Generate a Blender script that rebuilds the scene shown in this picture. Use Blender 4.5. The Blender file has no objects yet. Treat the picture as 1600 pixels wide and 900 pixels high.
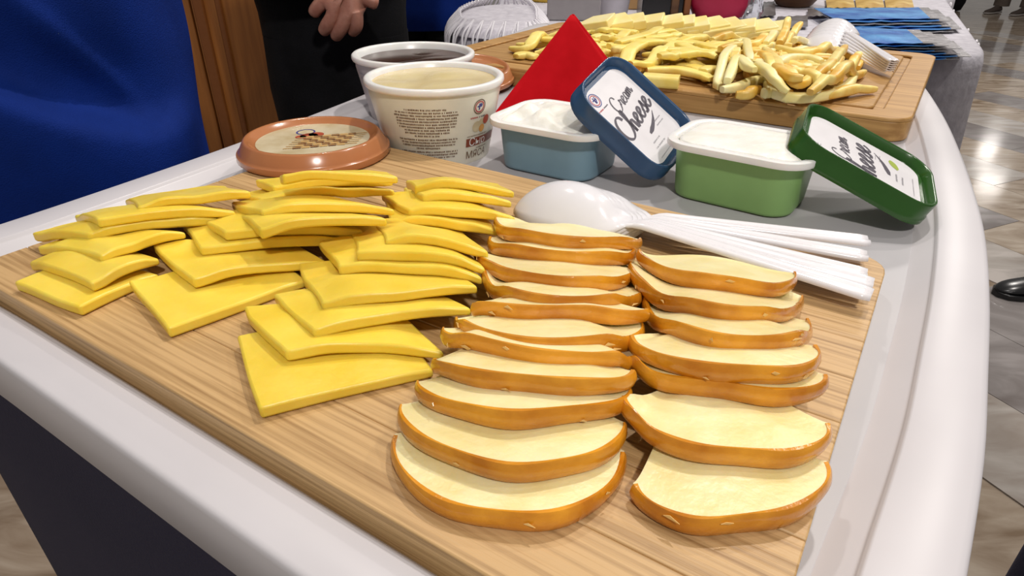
import bpy, bmesh, math, random
import numpy as np
from mathutils import Vector, Matrix

R = math.radians
rng = np.random.default_rng(7)
random.seed(7)
SC = bpy.context.scene
COL = SC.collection

# ------------------------------------------------------------------ camera
ZT = 0.93                      # height of the bamboo board's top above the floor
CAMH = 0.15                    # camera height above that board
FPX = 1002.0
PITCH = R(30.2)
cam_d = bpy.data.cameras.new('camera')
cam_d.sensor_width = 36.0
cam_d.lens = 36.0 * FPX / 1600.0
cam_d.clip_start = 0.01
cam = bpy.data.objects.new('camera', cam_d)
COL.objects.link(cam)
cam.location = (0, 0, ZT + CAMH)
cam.rotation_euler = (R(90) - PITCH, 0, 0)
SC.camera = cam

# ------------------------------------------------------------------ world, lights, exposure
SC.view_settings.view_transform = 'Standard'
SC.view_settings.look = 'None'
SC.view_settings.gamma = 1.0
SC.view_settings.exposure = -0.12
SC.view_settings.use_curve_mapping = False
world = bpy.data.worlds.new('mall_interior')
SC.world = world
world.use_nodes = True
world.node_tree.nodes['Background'].inputs[0].default_value = (1.0, 0.955, 0.92, 1)
world.node_tree.nodes['Background'].inputs[1].default_value = 0.24


def ceiling_lamp(loc, power, size=0.11, aim=(0.05, 0.45, 0.93), color=(1.0, 0.94, 0.885)):
    d = bpy.data.lights.new('ceiling_spot', 'AREA')
    d.shape = 'DISK'
    d.size = size
    d.energy = power
    d.color = color
    d.spread = R(150)
    o = bpy.data.objects.new('ceiling_spot', d)
    COL.objects.link(o)
    o.location = loc
    o.rotation_euler = (Vector(aim) - Vector(loc)).to_track_quat('-Z', 'Y').to_euler()
    return o


ceiling_lamp((0.75, 1.35, 3.3), 20)
ceiling_lamp((-0.35, 1.75, 3.3), 8)
ceiling_lamp((1.6, 0.5, 3.3), 7)
ceiling_lamp((0.4, -1.3, 2.9), 24, 0.2)
ceiling_lamp((3.3, 4.9, 3.6), 60, 0.6, aim=(3.3, 4.6, 0))
ceiling_lamp((2.2, 2.4, 3.6), 30, 0.2, aim=(2.2, 2.4, 0))
ceiling_lamp((10.9, 14.3, 3.6), 3.5, 0.4, aim=(9, 12, 0))
ceiling_lamp((9.6, 12.2, 3.6), 4, 0.5, aim=(8, 10, 0))

# ------------------------------------------------------------------ frames and helpers
ANG = R(-32.8)
UX = np.array([math.cos(ANG), math.sin(ANG)])
VX = np.array([-math.sin(ANG), math.cos(ANG)])


def uv(u, v, z=0.0):
    """board-aligned metres -> world"""
    p = UX * u + VX * v
    return np.array([p[0], p[1], ZT + z])


def ray(px, py):
    c, s = math.cos(PITCH), math.sin(PITCH)
    x = (px - 800) / FPX
    y = -(py - 450) / FPX
    return np.array([x, c + y * s, -s + y * c])


def P(px, py, z):
    """point at height z above the board top, seen in direction (px, py)"""
    d = ray(px, py)
    t = (z - CAMH) / d[2]
    p = d * t
    return np.array([p[0], p[1], ZT + z])


def PY(px, py, y):
    """point at depth y (metres ahead)"""
    d = ray(px, py)
    p = d * (y / d[1])
    return np.array([p[0], p[1], ZT + CAMH + p[2]])


def tag(o, label, cat=None, group=None, kind=None):
    if label:
        o['label'] = label
    if cat:
        o['category'] = cat
    if group:
        o['group'] = group
    if kind:
        o['kind'] = kind
    return o


def empty(name, loc, label=None, cat=None, group=None):
    o = bpy.data.objects.new(name, None)
    COL.objects.link(o)
    o.empty_display_size = 0.02
    o.location = [float(a) for a in loc]
    return tag(o, label, cat, group)


WLOC = {}


def wloc(o):
    v = Vector((0, 0, 0))
    while o is not None:
        v = v + Vector(o.location)
        o = o.parent
    return v


def mk(name, V, F, mat, parent=None, origin=None, smooth=True, ang=40, bevel=0, seg=2, subsurf=0, solid=0, midx=None):
    """one mesh object from world-space vertices"""
    V = np.asarray(V, float)
    if parent is not None:
        org = np.array(wloc(parent))
        loc = (0, 0, 0)
    else:
        if origin is None:
            mn, mx = V.min(0), V.max(0)
            origin = ((mn[0] + mx[0]) / 2, (mn[1] + mx[1]) / 2, mn[2])
        org = np.array(origin, float)
        loc = tuple(float(a) for a in org)
    me = bpy.data.meshes.new(name)
    me.from_pydata((V - org).tolist(), [], [tuple(int(i) for i in f) for f in F])
    me.validate()
    bm = bmesh.new()
    bm.from_mesh(me)
    bmesh.ops.recalc_face_normals(bm, faces=bm.faces)
    bm.to_mesh(me)
    bm.free()
    mats = mat if isinstance(mat, (list, tuple)) else [mat]
    for m in mats:
        me.materials.append(m)
    if midx is not None and len(midx) == len(me.polygons):
        me.polygons.foreach_set('material_index', midx)
    if smooth:
        me.polygons.foreach_set('use_smooth', [True] * len(me.polygons))
        me.set_sharp_from_angle(angle=R(ang))
    me.update()
    o = bpy.data.objects.new(name, me)
    COL.objects.link(o)
    o.location = loc
    if parent is not None:
        o.parent = parent
    if solid:
        m = o.modifiers.new('solid', 'SOLIDIFY')
        m.thickness = solid
        m.offset = -1
    if bevel:
        m = o.modifiers.new('bevel', 'BEVEL')
        m.width = bevel
        m.segments = seg
        m.limit_method = 'ANGLE'
        m.angle_limit = R(35)
        m.harden_normals = False
    if subsurf:
        m = o.modifiers.new('sub', 'SUBSURF')
        m.levels = subsurf
        m.render_levels = subsurf
    return o


def join(*parts):
    V, F, n = [], [], 0
    for v, f in parts:
        v = np.asarray(v, float)
        V.append(v)
        F += [tuple(i + n for i in q) for q in f]
        n += len(v)
    return np.concatenate(V), F


def box(c, sx, sy, sz, rz=0.0, tilt=None):
    """centre of base c, sizes, yaw"""
    v = []
    for z in (0, sz):
        for x, y in ((-1, -1), (1, -1), (1, 1), (-1, 1)):
            v.append((x * sx / 2, y * sy / 2, z))
    v = np.array(v)
    M = np.array(Matrix.Rotation(rz, 3, 'Z'))
    if tilt is not None:
        M = M @ np.array(tilt)
    v = v @ M.T + np.array(c)
    f = [(0, 3, 2, 1), (4, 5, 6, 7), (0, 1, 5, 4), (1, 2, 6, 5), (2, 3, 7, 6), (3, 0, 4, 7)]
    return v, f


def loft(rings, cap=True, closed=True):
    rings = [np.asarray(r, float) for r in rings]
    n = len(rings[0])
    V = np.concatenate(rings)
    F = []
    for i in range(len(rings) - 1):
        for j in range(n if closed else n - 1):
            k = (j + 1) % n
            F.append((i * n + j, i * n + k, (i + 1) * n + k, (i + 1) * n + j))
    if cap:
        F.append(tuple(range(n))[::-1])
        m = (len(rings) - 1) * n
        F.append(tuple(range(m, m + n)))
    return V, F


def ring(cx, cy, z, rx, ry, n=32, rot=0.0, p=2.0):
    t = np.linspace(0, 2 * math.pi, n, endpoint=False)
    c, s = np.cos(t), np.sin(t)
    x = rx * np.sign(c) * np.abs(c) ** (2 / p)
    y = ry * np.sign(s) * np.abs(s) ** (2 / p)
    return np.stack([cx + x * math.cos(rot) - y * math.sin(rot), cy + x * math.sin(rot) + y * math.cos(rot), np.full(n, z)], -1)


def lathe(cx, cy, prof, n=64, cap=False):
    return loft([ring(cx, cy, z, max(r, 1e-5), max(r, 1e-5), n) for r, z in prof], cap=cap)


def rrect(w, d, r, k=6):
    """rounded rectangle loop, ccw, xy"""
    pts = []
    for cx, cy, a0 in ((w / 2 - r, -d / 2 + r, -90), (w / 2 - r, d / 2 - r, 0), (-w / 2 + r, d / 2 - r, 90), (-w / 2 + r, -d / 2 + r, 180)):
        for i in range(k + 1):
            a = R(a0 + 90 * i / k)
            pts.append((cx + r * math.cos(a), cy + r * math.sin(a)))
    return np.array(pts)


def smoothpath(pts, n):
    pts = np.asarray(pts, float)
    if len(pts) == 2:
        t = np.linspace(0, 1, n)[:, None]
        return pts[0] * (1 - t) + pts[1] * t
    q = np.vstack([2 * pts[0] - pts[1], pts, 2 * pts[-1] - pts[-2]])
    d = np.r_[0, np.cumsum(np.linalg.norm(np.diff(pts, axis=0), axis=1))]
    out = []
    for s in np.linspace(0, d[-1], n):
        i = min(max(np.searchsorted(d, s) - 1, 0), len(pts) - 2)
        t = (s - d[i]) / max(d[i + 1] - d[i], 1e-9)
        p0, p1, p2, p3 = q[i], q[i + 1], q[i + 2], q[i + 3]
        out.append(0.5 * ((2 * p1) + (-p0 + p2) * t + (2 * p0 - 5 * p1 + 4 * p2 - p3) * t ** 2 + (-p0 + 3 * p1 - 3 * p2 + p3) * t ** 3))
    return np.array(out)


def tube(path, rx, ry=None, n=8, p=2.0, taper=None, up=(0, 0, 1)):
    """closed tube with an (rx horizontal, ry vertical) superellipse section"""
    path = np.asarray(path, float)
    ry = rx if ry is None else ry
    T = np.gradient(path, axis=0)
    T /= np.linalg.norm(T, axis=1)[:, None] + 1e-12
    rings = []
    t = np.linspace(0, 2 * math.pi, n, endpoint=False) + math.pi / n
    c, s = np.cos(t), np.sin(t)
    cx = np.sign(c) * np.abs(c) ** (2 / p)
    cy = np.sign(s) * np.abs(s) ** (2 / p)
    for i, q in enumerate(path):
        a = np.cross(T[i], up)
        if np.linalg.norm(a) < 1e-4:
            a = np.cross(T[i], (0, 1, 0))
        a /= np.linalg.norm(a)
        b = np.cross(a, T[i])
        k = 1.0 if taper is None else taper[i]
        rings.append(q + np.outer(cx * rx * k, a) + np.outer(cy * ry * k, b))
    return loft(rings)


# ------------------------------------------------------------------ materials
class NT:
    def __init__(s, name):
        s.m = bpy.data.materials.new(name)
        s.m.use_nodes = True
        s.t = s.m.node_tree
        s.b = s.t.nodes['Principled BSDF']

    def n(s, typ, **kw):
        o = s.t.nodes.new(typ)
        for k, v in kw.items():
            if k in o.inputs.keys():
                o.inputs[k].default_value = v
            else:
                setattr(o, k, v)
        return o

    def l(s, a, b):
        s.t.links.new(a, b)


def setp(b, **kw):
    names = {'rough': 'Roughness', 'spec': 'Specular IOR Level', 'metal': 'Metallic', 'sss': 'Subsurface Weight', 'coat': 'Coat Weight',
             'trans': 'Transmission Weight', 'ior': 'IOR', 'alpha': 'Alpha', 'sheen': 'Sheen Weight'}
    for k, v in kw.items():
        b.inputs[names[k]].default_value = v


def mat_noise(name, c1, c2, scale=30, stretch=(1, 1, 1), rot=0.0, lo=0.35, hi=0.65, bump=0.0, bscale=None, detail=4, rand=0.0, coord='Object', sssr=None, **kw):
    """two colours mixed by stretched noise, optional bump and per-object value variation"""
    N = NT(name)
    tc = N.n('ShaderNodeTexCoord')
    mp = N.n('ShaderNodeMapping')
    mp.inputs['Rotation'].default_value = (0, 0, rot)
    mp2 = N.n('ShaderNodeMapping')
    mp2.inputs['Scale'].default_value = stretch
    N.l(tc.outputs[coord], mp.inputs['Vector'])
    N.l(mp.outputs[0], mp2.inputs['Vector'])
    no = N.n('ShaderNodeTexNoise', Scale=scale, Detail=detail)
    vec = mp2.outputs[0]
    if rand:
        oi = N.n('ShaderNodeObjectInfo')
        ad = N.n('ShaderNodeVectorMath', operation='MULTIPLY_ADD')
        ad.inputs[1].default_value = (1, 1, 1)
        N.l(vec, ad.inputs[0])
        mu = N.n('ShaderNodeMath', operation='MULTIPLY')
        mu.inputs[1].default_value = 37.0
        N.l(oi.outputs['Random'], mu.inputs[0])
        N.l(mu.outputs[0], ad.inputs[2])
        vec = ad.outputs[0]
    N.l(vec, no.inputs['Vector'])
    cr = N.n('ShaderNodeValToRGB')
    cr.color_ramp.elements[0].position = lo
    cr.color_ramp.elements[0].color = (*c1, 1)
    cr.color_ramp.elements[1].position = hi
    cr.color_ramp.elements[1].color = (*c2, 1)
    N.l(no.outputs[0], cr.inputs[0])
    out = cr.outputs[0]
    if rand:
        hs = N.n('ShaderNodeHueSaturation')
        mr = N.n('ShaderNodeMapRange')
        mr.inputs[3].default_value = 1 - rand
        mr.inputs[4].default_value = 1 + rand
        N.l(oi.outputs['Random'], mr.inputs[0])
        N.l(mr.outputs[0], hs.inputs['Value'])
        N.l(out, hs.inputs['Color'])
        out = hs.outputs[0]
    N.l(out, N.b.inputs['Base Color'])
    if bump:
        nb = N.n('ShaderNodeTexNoise', Scale=bscale or scale, Detail=5)
        N.l(vec, nb.inputs['Vector'])
        bp = N.n('ShaderNodeBump', Strength=1.0, Distance=bump)
        N.l(nb.outputs[0], bp.inputs['Height'])
        N.l(bp.outputs[0], N.b.inputs['Normal'])
    if sssr:
        N.b.inputs['Subsurface Radius'].default_value = sssr
        N.b.inputs['Subsurface Scale'].default_value = 0.004
    setp(N.b, **kw)
    return N.m


def plain(name, c, **kw):
    c2 = tuple(min(1, a * 1.06 + 0.002) for a in c)
    return mat_noise(name, c, c2, scale=60, **kw)


M = {}
M['white_plastic'] = mat_noise('tray_white_plastic', (0.57, 0.55, 0.57), (0.62, 0.60, 0.62), scale=9, rough=0.34, spec=0.4)
M['grey_plastic'] = mat_noise('tray_grey_floor', (0.43, 0.42, 0.435), (0.48, 0.47, 0.485), scale=9, rough=0.4, spec=0.35)
M['navy_fabric'] = mat_noise('navy_fabric', (0.012, 0.012, 0.036), (0.022, 0.020, 0.046), scale=5, bump=0.0006, bscale=700, rough=0.7, spec=0.3)
M['bamboo'] = mat_noise('bamboo', (0.33, 0.19, 0.075), (0.60, 0.39, 0.18), scale=7, stretch=(1.6, 75, 75), rot=-ANG, lo=0.26, hi=0.56, bump=0.0003, bscale=9, rand=0.05, rough=0.42, spec=0.35)
M['oak'] = mat_noise('oak_board', (0.34, 0.18, 0.055), (0.50, 0.29, 0.10), scale=5, stretch=(2, 30, 30), rot=-ANG, bump=0.0003, bscale=8, rand=0.10, rough=0.45, spec=0.35)
M['cheese'] = mat_noise('yellow_cheese', (0.86, 0.62, 0.060), (0.92, 0.69, 0.10), scale=45, bump=0.00035, bscale=160, rand=0.04, rough=0.36, spec=0.4, sss=0.45, sssr=(1.0, 0.6, 0.12))
M['paste'] = mat_noise('smoked_cheese_paste', (0.86, 0.73, 0.33), (0.93, 0.83, 0.46), scale=60, bump=0.0004, bscale=240, rand=0.03, rough=0.34, spec=0.4, sss=0.3, sssr=(1.0, 0.8, 0.3))
M['rind'] = mat_noise('smoked_rind', (0.53, 0.18, 0.006), (0.80, 0.35, 0.022), scale=55, detail=6, bump=0.0005, bscale=200, rand=0.06, rough=0.2, spec=0.6, coat=0.35)
M['casing'] = plain('clear_casing', (0.74, 0.47, 0.16), rough=0.12, spec=0.6)
M['stick'] = mat_noise('pale_cheese_stick', (0.88, 0.66, 0.12), (0.94, 0.78, 0.25), scale=40, bump=0.0004, bscale=150, rand=0.06, rough=0.42, sss=0.2, sssr=(1, .7, .2))
M['gold'] = mat_noise('golden_cheese_stick', (0.78, 0.44, 0.05), (0.92, 0.75, 0.25), scale=26, lo=0.4, hi=0.58, detail=3, bump=0.0005, bscale=120, rand=0.12, rough=0.38, sss=0.15, sssr=(1, .7, .2))
M['pale'] = mat_noise('pale_string_cheese', (0.90, 0.77, 0.30), (0.94, 0.86, 0.48), scale=26, bump=0.0005, bscale=120, rand=0.05, rough=0.38, sss=0.2, sssr=(1, .8, .3))
M['ivory'] = mat_noise('ivory_cheese', (0.90, 0.74, 0.26), (0.94, 0.82, 0.42), scale=30, bump=0.0003, bscale=140, rand=0.04, rough=0.4, sss=0.25, sssr=(1, .8, .3))
M['cream_fill'] = mat_noise('processed_cheese_fill', (0.78, 0.62, 0.30), (0.84, 0.69, 0.38), scale=30, bump=0.0006, bscale=60, rough=0.25, spec=0.5, sss=0.2, sssr=(1, .8, .4))
M['white_cheese'] = mat_noise('cream_cheese', (0.86, 0.84, 0.75), (0.92, 0.91, 0.85), scale=70, bump=0.0015, bscale=90, rough=0.4, sss=0.2, sssr=(1, .9, .7))
M['choc_fill'] = mat_noise('chocolate_fill', (0.034, 0.011, 0.005), (0.05, 0.017, 0.008), scale=30, bump=0.0002, bscale=18, rough=0.15, spec=0.2)
M['tub_white'] = plain('tub_white', (0.80, 0.74, 0.62), rough=0.3, sss=0.1)
M['rim_white'] = plain('rim_white', (0.86, 0.83, 0.80), rough=0.28, sss=0.1)
M['grey_tub'] = plain('pale_grey_tub', (0.52, 0.47, 0.46), rough=0.35)
M['blue_tub'] = plain('pale_blue_tub', (0.20, 0.335, 0.425), rough=0.38)
M['green_tub'] = plain('sage_green_tub', (0.235, 0.42, 0.14), rough=0.38)
M['blue_lid'] = plain('navy_lid', (0.026, 0.072, 0.16), rough=0.25, spec=0.5)
M['green_lid'] = plain('dark_green_lid', (0.022, 0.085, 0.012), rough=0.2, spec=0.5)
M['label_white'] = plain('label_paper', (0.72, 0.70, 0.72), rough=0.4)
M['ink'] = plain('dark_ink', (0.075, 0.065, 0.085), rough=0.5)
M['ink_grey'] = plain('grey_ink', (0.40, 0.39, 0.41), rough=0.5)
M['ink_blue'] = plain('blue_ink', (0.03, 0.04, 0.22), rough=0.5)
M['ink_red'] = plain('red_ink', (0.45, 0.05, 0.06), rough=0.5)
M['ink_brown'] = plain('brown_ink', (0.13, 0.06, 0.025), rough=0.5)
M['band_brown'] = plain('brown_band', (0.22, 0.05, 0.022), rough=0.4)
M['leaf'] = plain('leaf_print', (0.33, 0.42, 0.05), rough=0.5)
M['photo_food'] = mat_noise('food_print', (0.42, 0.16, 0.05), (0.80, 0.72, 0.55), scale=120, rough=0.5)
M['orange_print'] = mat_noise('orange_print', (0.55, 0.22, 0.05), (0.7, 0.36, 0.1), scale=200, rough=0.5)
M['brown_lid'] = plain('caramel_brown_lid', (0.44, 0.17, 0.065), rough=0.2, spec=0.5, coat=0.2)
M['lid_art'] = mat_noise('lid_artwork', (0.52, 0.42, 0.24), (0.66, 0.58, 0.40), scale=60, rough=0.3)
M['lid_art_red'] = plain('lid_art_red', (0.42, 0.08, 0.04), rough=0.3)
M['lid_art_dark'] = plain('lid_art_dark', (0.12, 0.03, 0.015), rough=0.3)
M['lid_art_tan'] = plain('lid_art_tan', (0.62, 0.40, 0.16), rough=0.3)
M['napkin'] = mat_noise('red_napkin', (0.46, 0.002, 0.006), (0.54, 0.004, 0.010), scale=40, bump=0.00006, bscale=900, rough=0.85, spec=0.1)
M['spoon'] = mat_noise('translucent_white_plastic', (0.86, 0.84, 0.88), (0.90, 0.88, 0.92), scale=20, rough=0.16, spec=0.5, sss=0.4, sssr=(1, 1, 1))
M['blue_cloth'] = mat_noise('royal_blue_cloth', (0.0026, 0.019, 0.155), (0.0036, 0.025, 0.205), scale=14, bump=0.0007, bscale=900, rough=0.75, spec=0.12)
M['black_cloth'] = mat_noise('black_cloth', (0.004, 0.004, 0.005), (0.008, 0.008, 0.010), scale=20, bump=0.001, bscale=500, rough=0.8, spec=0.2)
M['slate_cloth'] = mat_noise('slate_cloth', (0.085, 0.085, 0.15), (0.11, 0.11, 0.18), scale=20, bump=0.001, bscale=500, rough=0.8, spec=0.2)
M['grey_cloth'] = mat_noise('grey_cloth', (0.10, 0.075, 0.06), (0.14, 0.11, 0.09), scale=20, rough=0.8)
M['skin'] = mat_noise('skin', (0.42, 0.17, 0.115), (0.52, 0.24, 0.17), scale=60, bump=0.0008, bscale=120, rough=0.5, sss=0.15, sssr=(1, .4, .2))
M['wood_panel'] = mat_noise('wood_panel', (0.27, 0.092, 0.018), (0.42, 0.160, 0.036), scale=4, stretch=(14, 14, 0.7), lo=0.3, hi=0.7, bump=0.0006, rand=0.12, rough=0.4)
M['wood_trim'] = plain('wood_trim', (0.22, 0.07, 0.014), rough=0.4)
M['shoe_black'] = plain('black_leather', (0.008, 0.008, 0.009), rough=0.25)
M['shoe_brown'] = plain('grey_brown_suede', (0.07, 0.05, 0.04), rough=0.8)
M['sole'] = plain('shoe_sole', (0.35, 0.32, 0.3), rough=0.6)
M['lace_cloth'] = mat_noise('white_lace_cloth', (0.50, 0.48, 0.53), (0.62, 0.60, 0.65), scale=60, bump=0.0022, bscale=80, rough=0.75)
M['lace_thread'] = plain('lace_thread', (0.78, 0.76, 0.80), rough=0.7)
M['foil_blue'] = mat_noise('blue_foil', (0.01, 0.12, 0.55), (0.14, 0.48, 0.95), scale=14, bump=0.004, bscale=22, rough=0.25, metal=0.25)  # bright cyan patches paint a reflected glow into the blue foil
M['foil_silver'] = mat_noise('silver_foil', (0.40, 0.38, 0.38), (0.62, 0.60, 0.62), scale=14, bump=0.004, bscale=26, rough=0.25, metal=0.8)
M['foil_gold'] = mat_noise('gold_pack', (0.55, 0.30, 0.03), (0.80, 0.56, 0.14), scale=20, bump=0.004, bscale=26, rough=0.3)
M['grey_card'] = plain('grey_card', (0.30, 0.28, 0.285), rough=0.55)
M['black_plastic'] = plain('black_plastic', (0.008, 0.008, 0.009), rough=0.25)
M['chrome'] = plain('polished_steel', (0.6, 0.58, 0.55), rough=0.12, metal=1.0)
M['toothpick'] = mat_noise('toothpick_wood', (0.50, 0.30, 0.14), (0.66, 0.44, 0.24), scale=20, stretch=(1, 1, .1), rough=0.6)
M['clear_cup'] = plain('frosted_cup', (0.66, 0.64, 0.70), rough=0.2, trans=0.35)
M['crimson'] = mat_noise('crimson_bag', (0.36, 0.006, 0.04), (0.46, 0.01, 0.06), scale=10, bump=0.003, bscale=12, rough=0.5)
M['amber'] = plain('yellow_plastic', (0.62, 0.40, 0.05), rough=0.3)
M['tan_box'] = plain('tan_card', (0.42, 0.25, 0.10), rough=0.5)
M['dark_wood'] = mat_noise('dark_wood', (0.085, 0.036, 0.012), (0.15, 0.07, 0.025), scale=8, stretch=(1, 1, 8), rough=0.4)
M['glass'] = plain('clear_plastic', (0.85, 0.9, 0.95), rough=0.05, trans=0.9, ior=1.3)


def marble(name, c1, c2, c3, stretch):
    N = NT(name)
    tc = N.n('ShaderNodeTexCoord')
    oi = N.n('ShaderNodeObjectInfo')
    mu = N.n('ShaderNodeMath', operation='MULTIPLY')
    mu.inputs[1].default_value = 41.0
    N.l(oi.outputs['Random'], mu.inputs[0])
    mp = N.n('ShaderNodeMapping')
    mp.inputs['Scale'].default_value = stretch
    mp.inputs['Rotation'].default_value = (0, 0, R(8))
    N.l(tc.outputs['Object'], mp.inputs['Vector'])
    N.l(mu.outputs[0], mp.inputs['Location'])
    no = N.n('ShaderNodeTexNoise', Scale=3.2, Detail=7, Distortion=1.2)
    N.l(mp.outputs[0], no.inputs['Vector'])
    cr = N.n('ShaderNodeValToRGB')
    e = cr.color_ramp.elements
    e[0].position, e[0].color = 0.32, (*c1, 1)
    e[1].position, e[1].color = 0.68, (*c3, 1)
    m = e.new(0.52)
    m.color = (*c2, 1)
    N.l(no.outputs[0], cr.inputs[0])
    N.l(cr.outputs[0], N.b.inputs['Base Color'])
    setp(N.b, rough=0.11, spec=0.5)
    return N.m


M['marble_beige'] = marble('beige_marble', (0.26, 0.19, 0.13), (0.42, 0.34, 0.26), (0.54, 0.46, 0.37), (1.2, 4, 1))
M['marble_grey'] = marble('grey_marble', (0.20, 0.175, 0.165), (0.27, 0.245, 0.235), (0.36, 0.33, 0.32), (1.0, 2.2, 1))
M['marble_light'] = marble('pale_marble', (0.34, 0.29, 0.25), (0.46, 0.42, 0.38), (0.58, 0.53, 0.49), (1.0, 3, 1))
M['grout'] = plain('floor_grout', (0.26, 0.22, 0.18), rough=0.4)

# ------------------------------------------------------------------ floor and wall
v, f = box((3.0, 5.5, -0.05), 16, 16, 0.046)
floor = mk('floor', v, f, M['marble_beige'], smooth=False)
tag(floor, 'polished floor of beige and grey veined stone slabs', None, None, 'structure')
TA = R(-66)
tu = np.array([math.cos(TA), math.sin(TA)])
tv = np.array([-math.sin(TA), math.cos(TA)])
tiles = 0
TL, TW = 0.9, 0.30
kinds = ['marble_beige', 'marble_grey', 'marble_beige', 'marble_light', 'marble_beige', 'marble_grey', 'marble_light', 'marble_beige']
for i in range(-14, 10):
    for j in range(-8, 26):
        off = (j % 3) * 0.3
        ctr = tu * (i * TL + off) + tv * (j * TW + 0.02)
        x, y = ctr
        if not (0.2 < y < 7.0):
            continue
        right = x > 0.5 * y + 0.35 and x < 0.95 * y + 1.1
        left = -2.0 < x < -0.55 and y < 1.6
        if not (right or left):
            continue
        h = 0.0
        hw, hd = TL / 2 - 0.0012, TW / 2 - 0.0012
        sk = 0.10 * (1 if (i + j) % 2 else -1)
        cs = []
        for zz in (-0.006, 0.0):
            for a, b, c in ((-1, -1, 0), (1, -1, sk), (1, 1, sk), (-1, 1, 0)):
                p = ctr + tu * (a * hw) + tv * (b * hd)
                cs.append((p[0], p[1], zz))
        k = kinds[(i * 5 + j * 3 + (i * j) % 2) % len(kinds)]
        mk('floor_slab', cs, [(0, 3, 2, 1), (4, 5, 6, 7), (0, 1, 5, 4), (1, 2, 6, 5), (2, 3, 7, 6), (3, 0, 4, 7)], M[k], parent=floor, smooth=False)
        tiles += 1

wall = mk('wall_back', *box((-1.9, 2.32, 0), 3.3, 0.06, 3.0), M['wood_trim'], smooth=False)
tag(wall, 'wood panelled wall behind the standing people', None, None, 'structure')
px = -3.5
for i in range(13):
    w = 0.245
    mk('wood_panel', *box((px + w / 2, 2.282, 0.0), w - 0.006, 0.018, 3.0), M['wood_panel'], parent=wall, bevel=0.003, smooth=False)
    px += w
mk('wood_batten', *box((-1.02, 2.266, 0), 0.035, 0.016, 3.0), M['wood_trim'], parent=wall, bevel=0.004)
mk('wood_batten', *box((-0.955, 2.266, 0), 0.02, 0.012, 3.0), M['wood_trim'], parent=wall, bevel=0.004)

# ------------------------------------------------------------------ tasting counter
OUT = [(-444, 128), (-445, 90), (-437, 72), (-420, 64), (-300, 64), (-100, 63), (-20, 63), (12, 66), (30, 78), (40, 110), (45, 163), (49, 220), (50, 272), (50.5, 345), (48, 430), (41, 510), (32, 587), (19, 680),
       (3, 771), (-12, 845), (-28, 918), (-43, 978), (-58, 1004), (-85, 1014), (-300, 1016), (-560, 1016), (-585, 1008), (-592, 990), (-575, 900), (-545, 745), (-514, 595), (-486, 468), (-469, 370), (-457, 290), (-449, 209)]
OUT = np.array(OUT, float) / 1000


def densify(poly, step=0.012):
    out = []
    n = len(poly)
    for i in range(n):
        p0, p1, p2, p3 = poly[i - 1], poly[i], poly[(i + 1) % n], poly[(i + 2) % n]
        L = np.linalg.norm(p2 - p1)
        k = max(1, int(L / step))
        m1, m2 = (p2 - p0), (p3 - p1)
        m1 = m1 / np.linalg.norm(m1) * L
        m2 = m2 / np.linalg.norm(m2) * L
        for a in range(k):
            t = a / k
            out.append((2 * t ** 3 - 3 * t ** 2 + 1) * p1 + (t ** 3 - 2 * t ** 2 + t) * m1 + (-2 * t ** 3 + 3 * t ** 2) * p2 + (t ** 3 - t ** 2) * m2)
    return np.array(out)


OD = densify(OUT)
tang = np.roll(OD, -1, 0) - np.roll(OD, 1, 0)
tang /= np.linalg.norm(tang, axis=1)[:, None]
nin = np.stack([-tang[:, 1], tang[:, 0]], -1)          # inward for ccw
near = np.clip(1 - (OD[:, 1] - 0.066) / 0.05, 0, 1)   # 1 along the near edge
near = near * near * (3 - 2 * near)


def tray_loop(off, z, ledge=0.0):
    o = off * (1 - near) + off * near * 0.86 + ledge * (1 - near)
    q = OD + nin * o[:, None]
    w = np.outer(q[:, 0], UX) + np.outer(q[:, 1], VX)
    return np.column_stack([w, np.full(len(q), ZT + z)])


counter = empty('tasting_counter', uv(-0.25, 0.5, -ZT), 'white topped tasting counter with a raised rim and dark navy body', 'counter')
loops = [tray_loop(0.03, -0.037), tray_loop(0.002, -0.037), tray_loop(0.0, -0.035), tray_loop(0.0, -0.0108), tray_loop(0.0005, -0.0092), tray_loop(0.0016, -0.0083), tray_loop(0.0030, -0.008),
         tray_loop(0.0235, -0.008), tray_loop(0.0245, -0.0084), tray_loop(0.0250, -0.0100), tray_loop(0.0262, -0.0106), tray_loop(0.0268, -0.0140, 0.006), tray_loop(0.0272, -0.0175, 0.0135)]
mk('tray_top', *loft(loops), M['white_plastic'], parent=counter, ang=60)
mk('tray_floor', *loft([tray_loop(0.0270, -0.0172, 0.0085), tray_loop(0.0270, -0.0150, 0.0085)]), M['grey_plastic'], parent=counter, ang=60)
bl = []
for z in (-ZT, -0.5, -0.0372):
    q = OD + nin * 0.004
    w = np.outer(q[:, 0], UX) + np.outer(q[:, 1], VX)
    bl.append(np.column_stack([w, np.full(len(q), ZT + z)]))
mk('body_panel', *loft(bl), M['navy_fabric'], parent=counter, ang=60)

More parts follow.
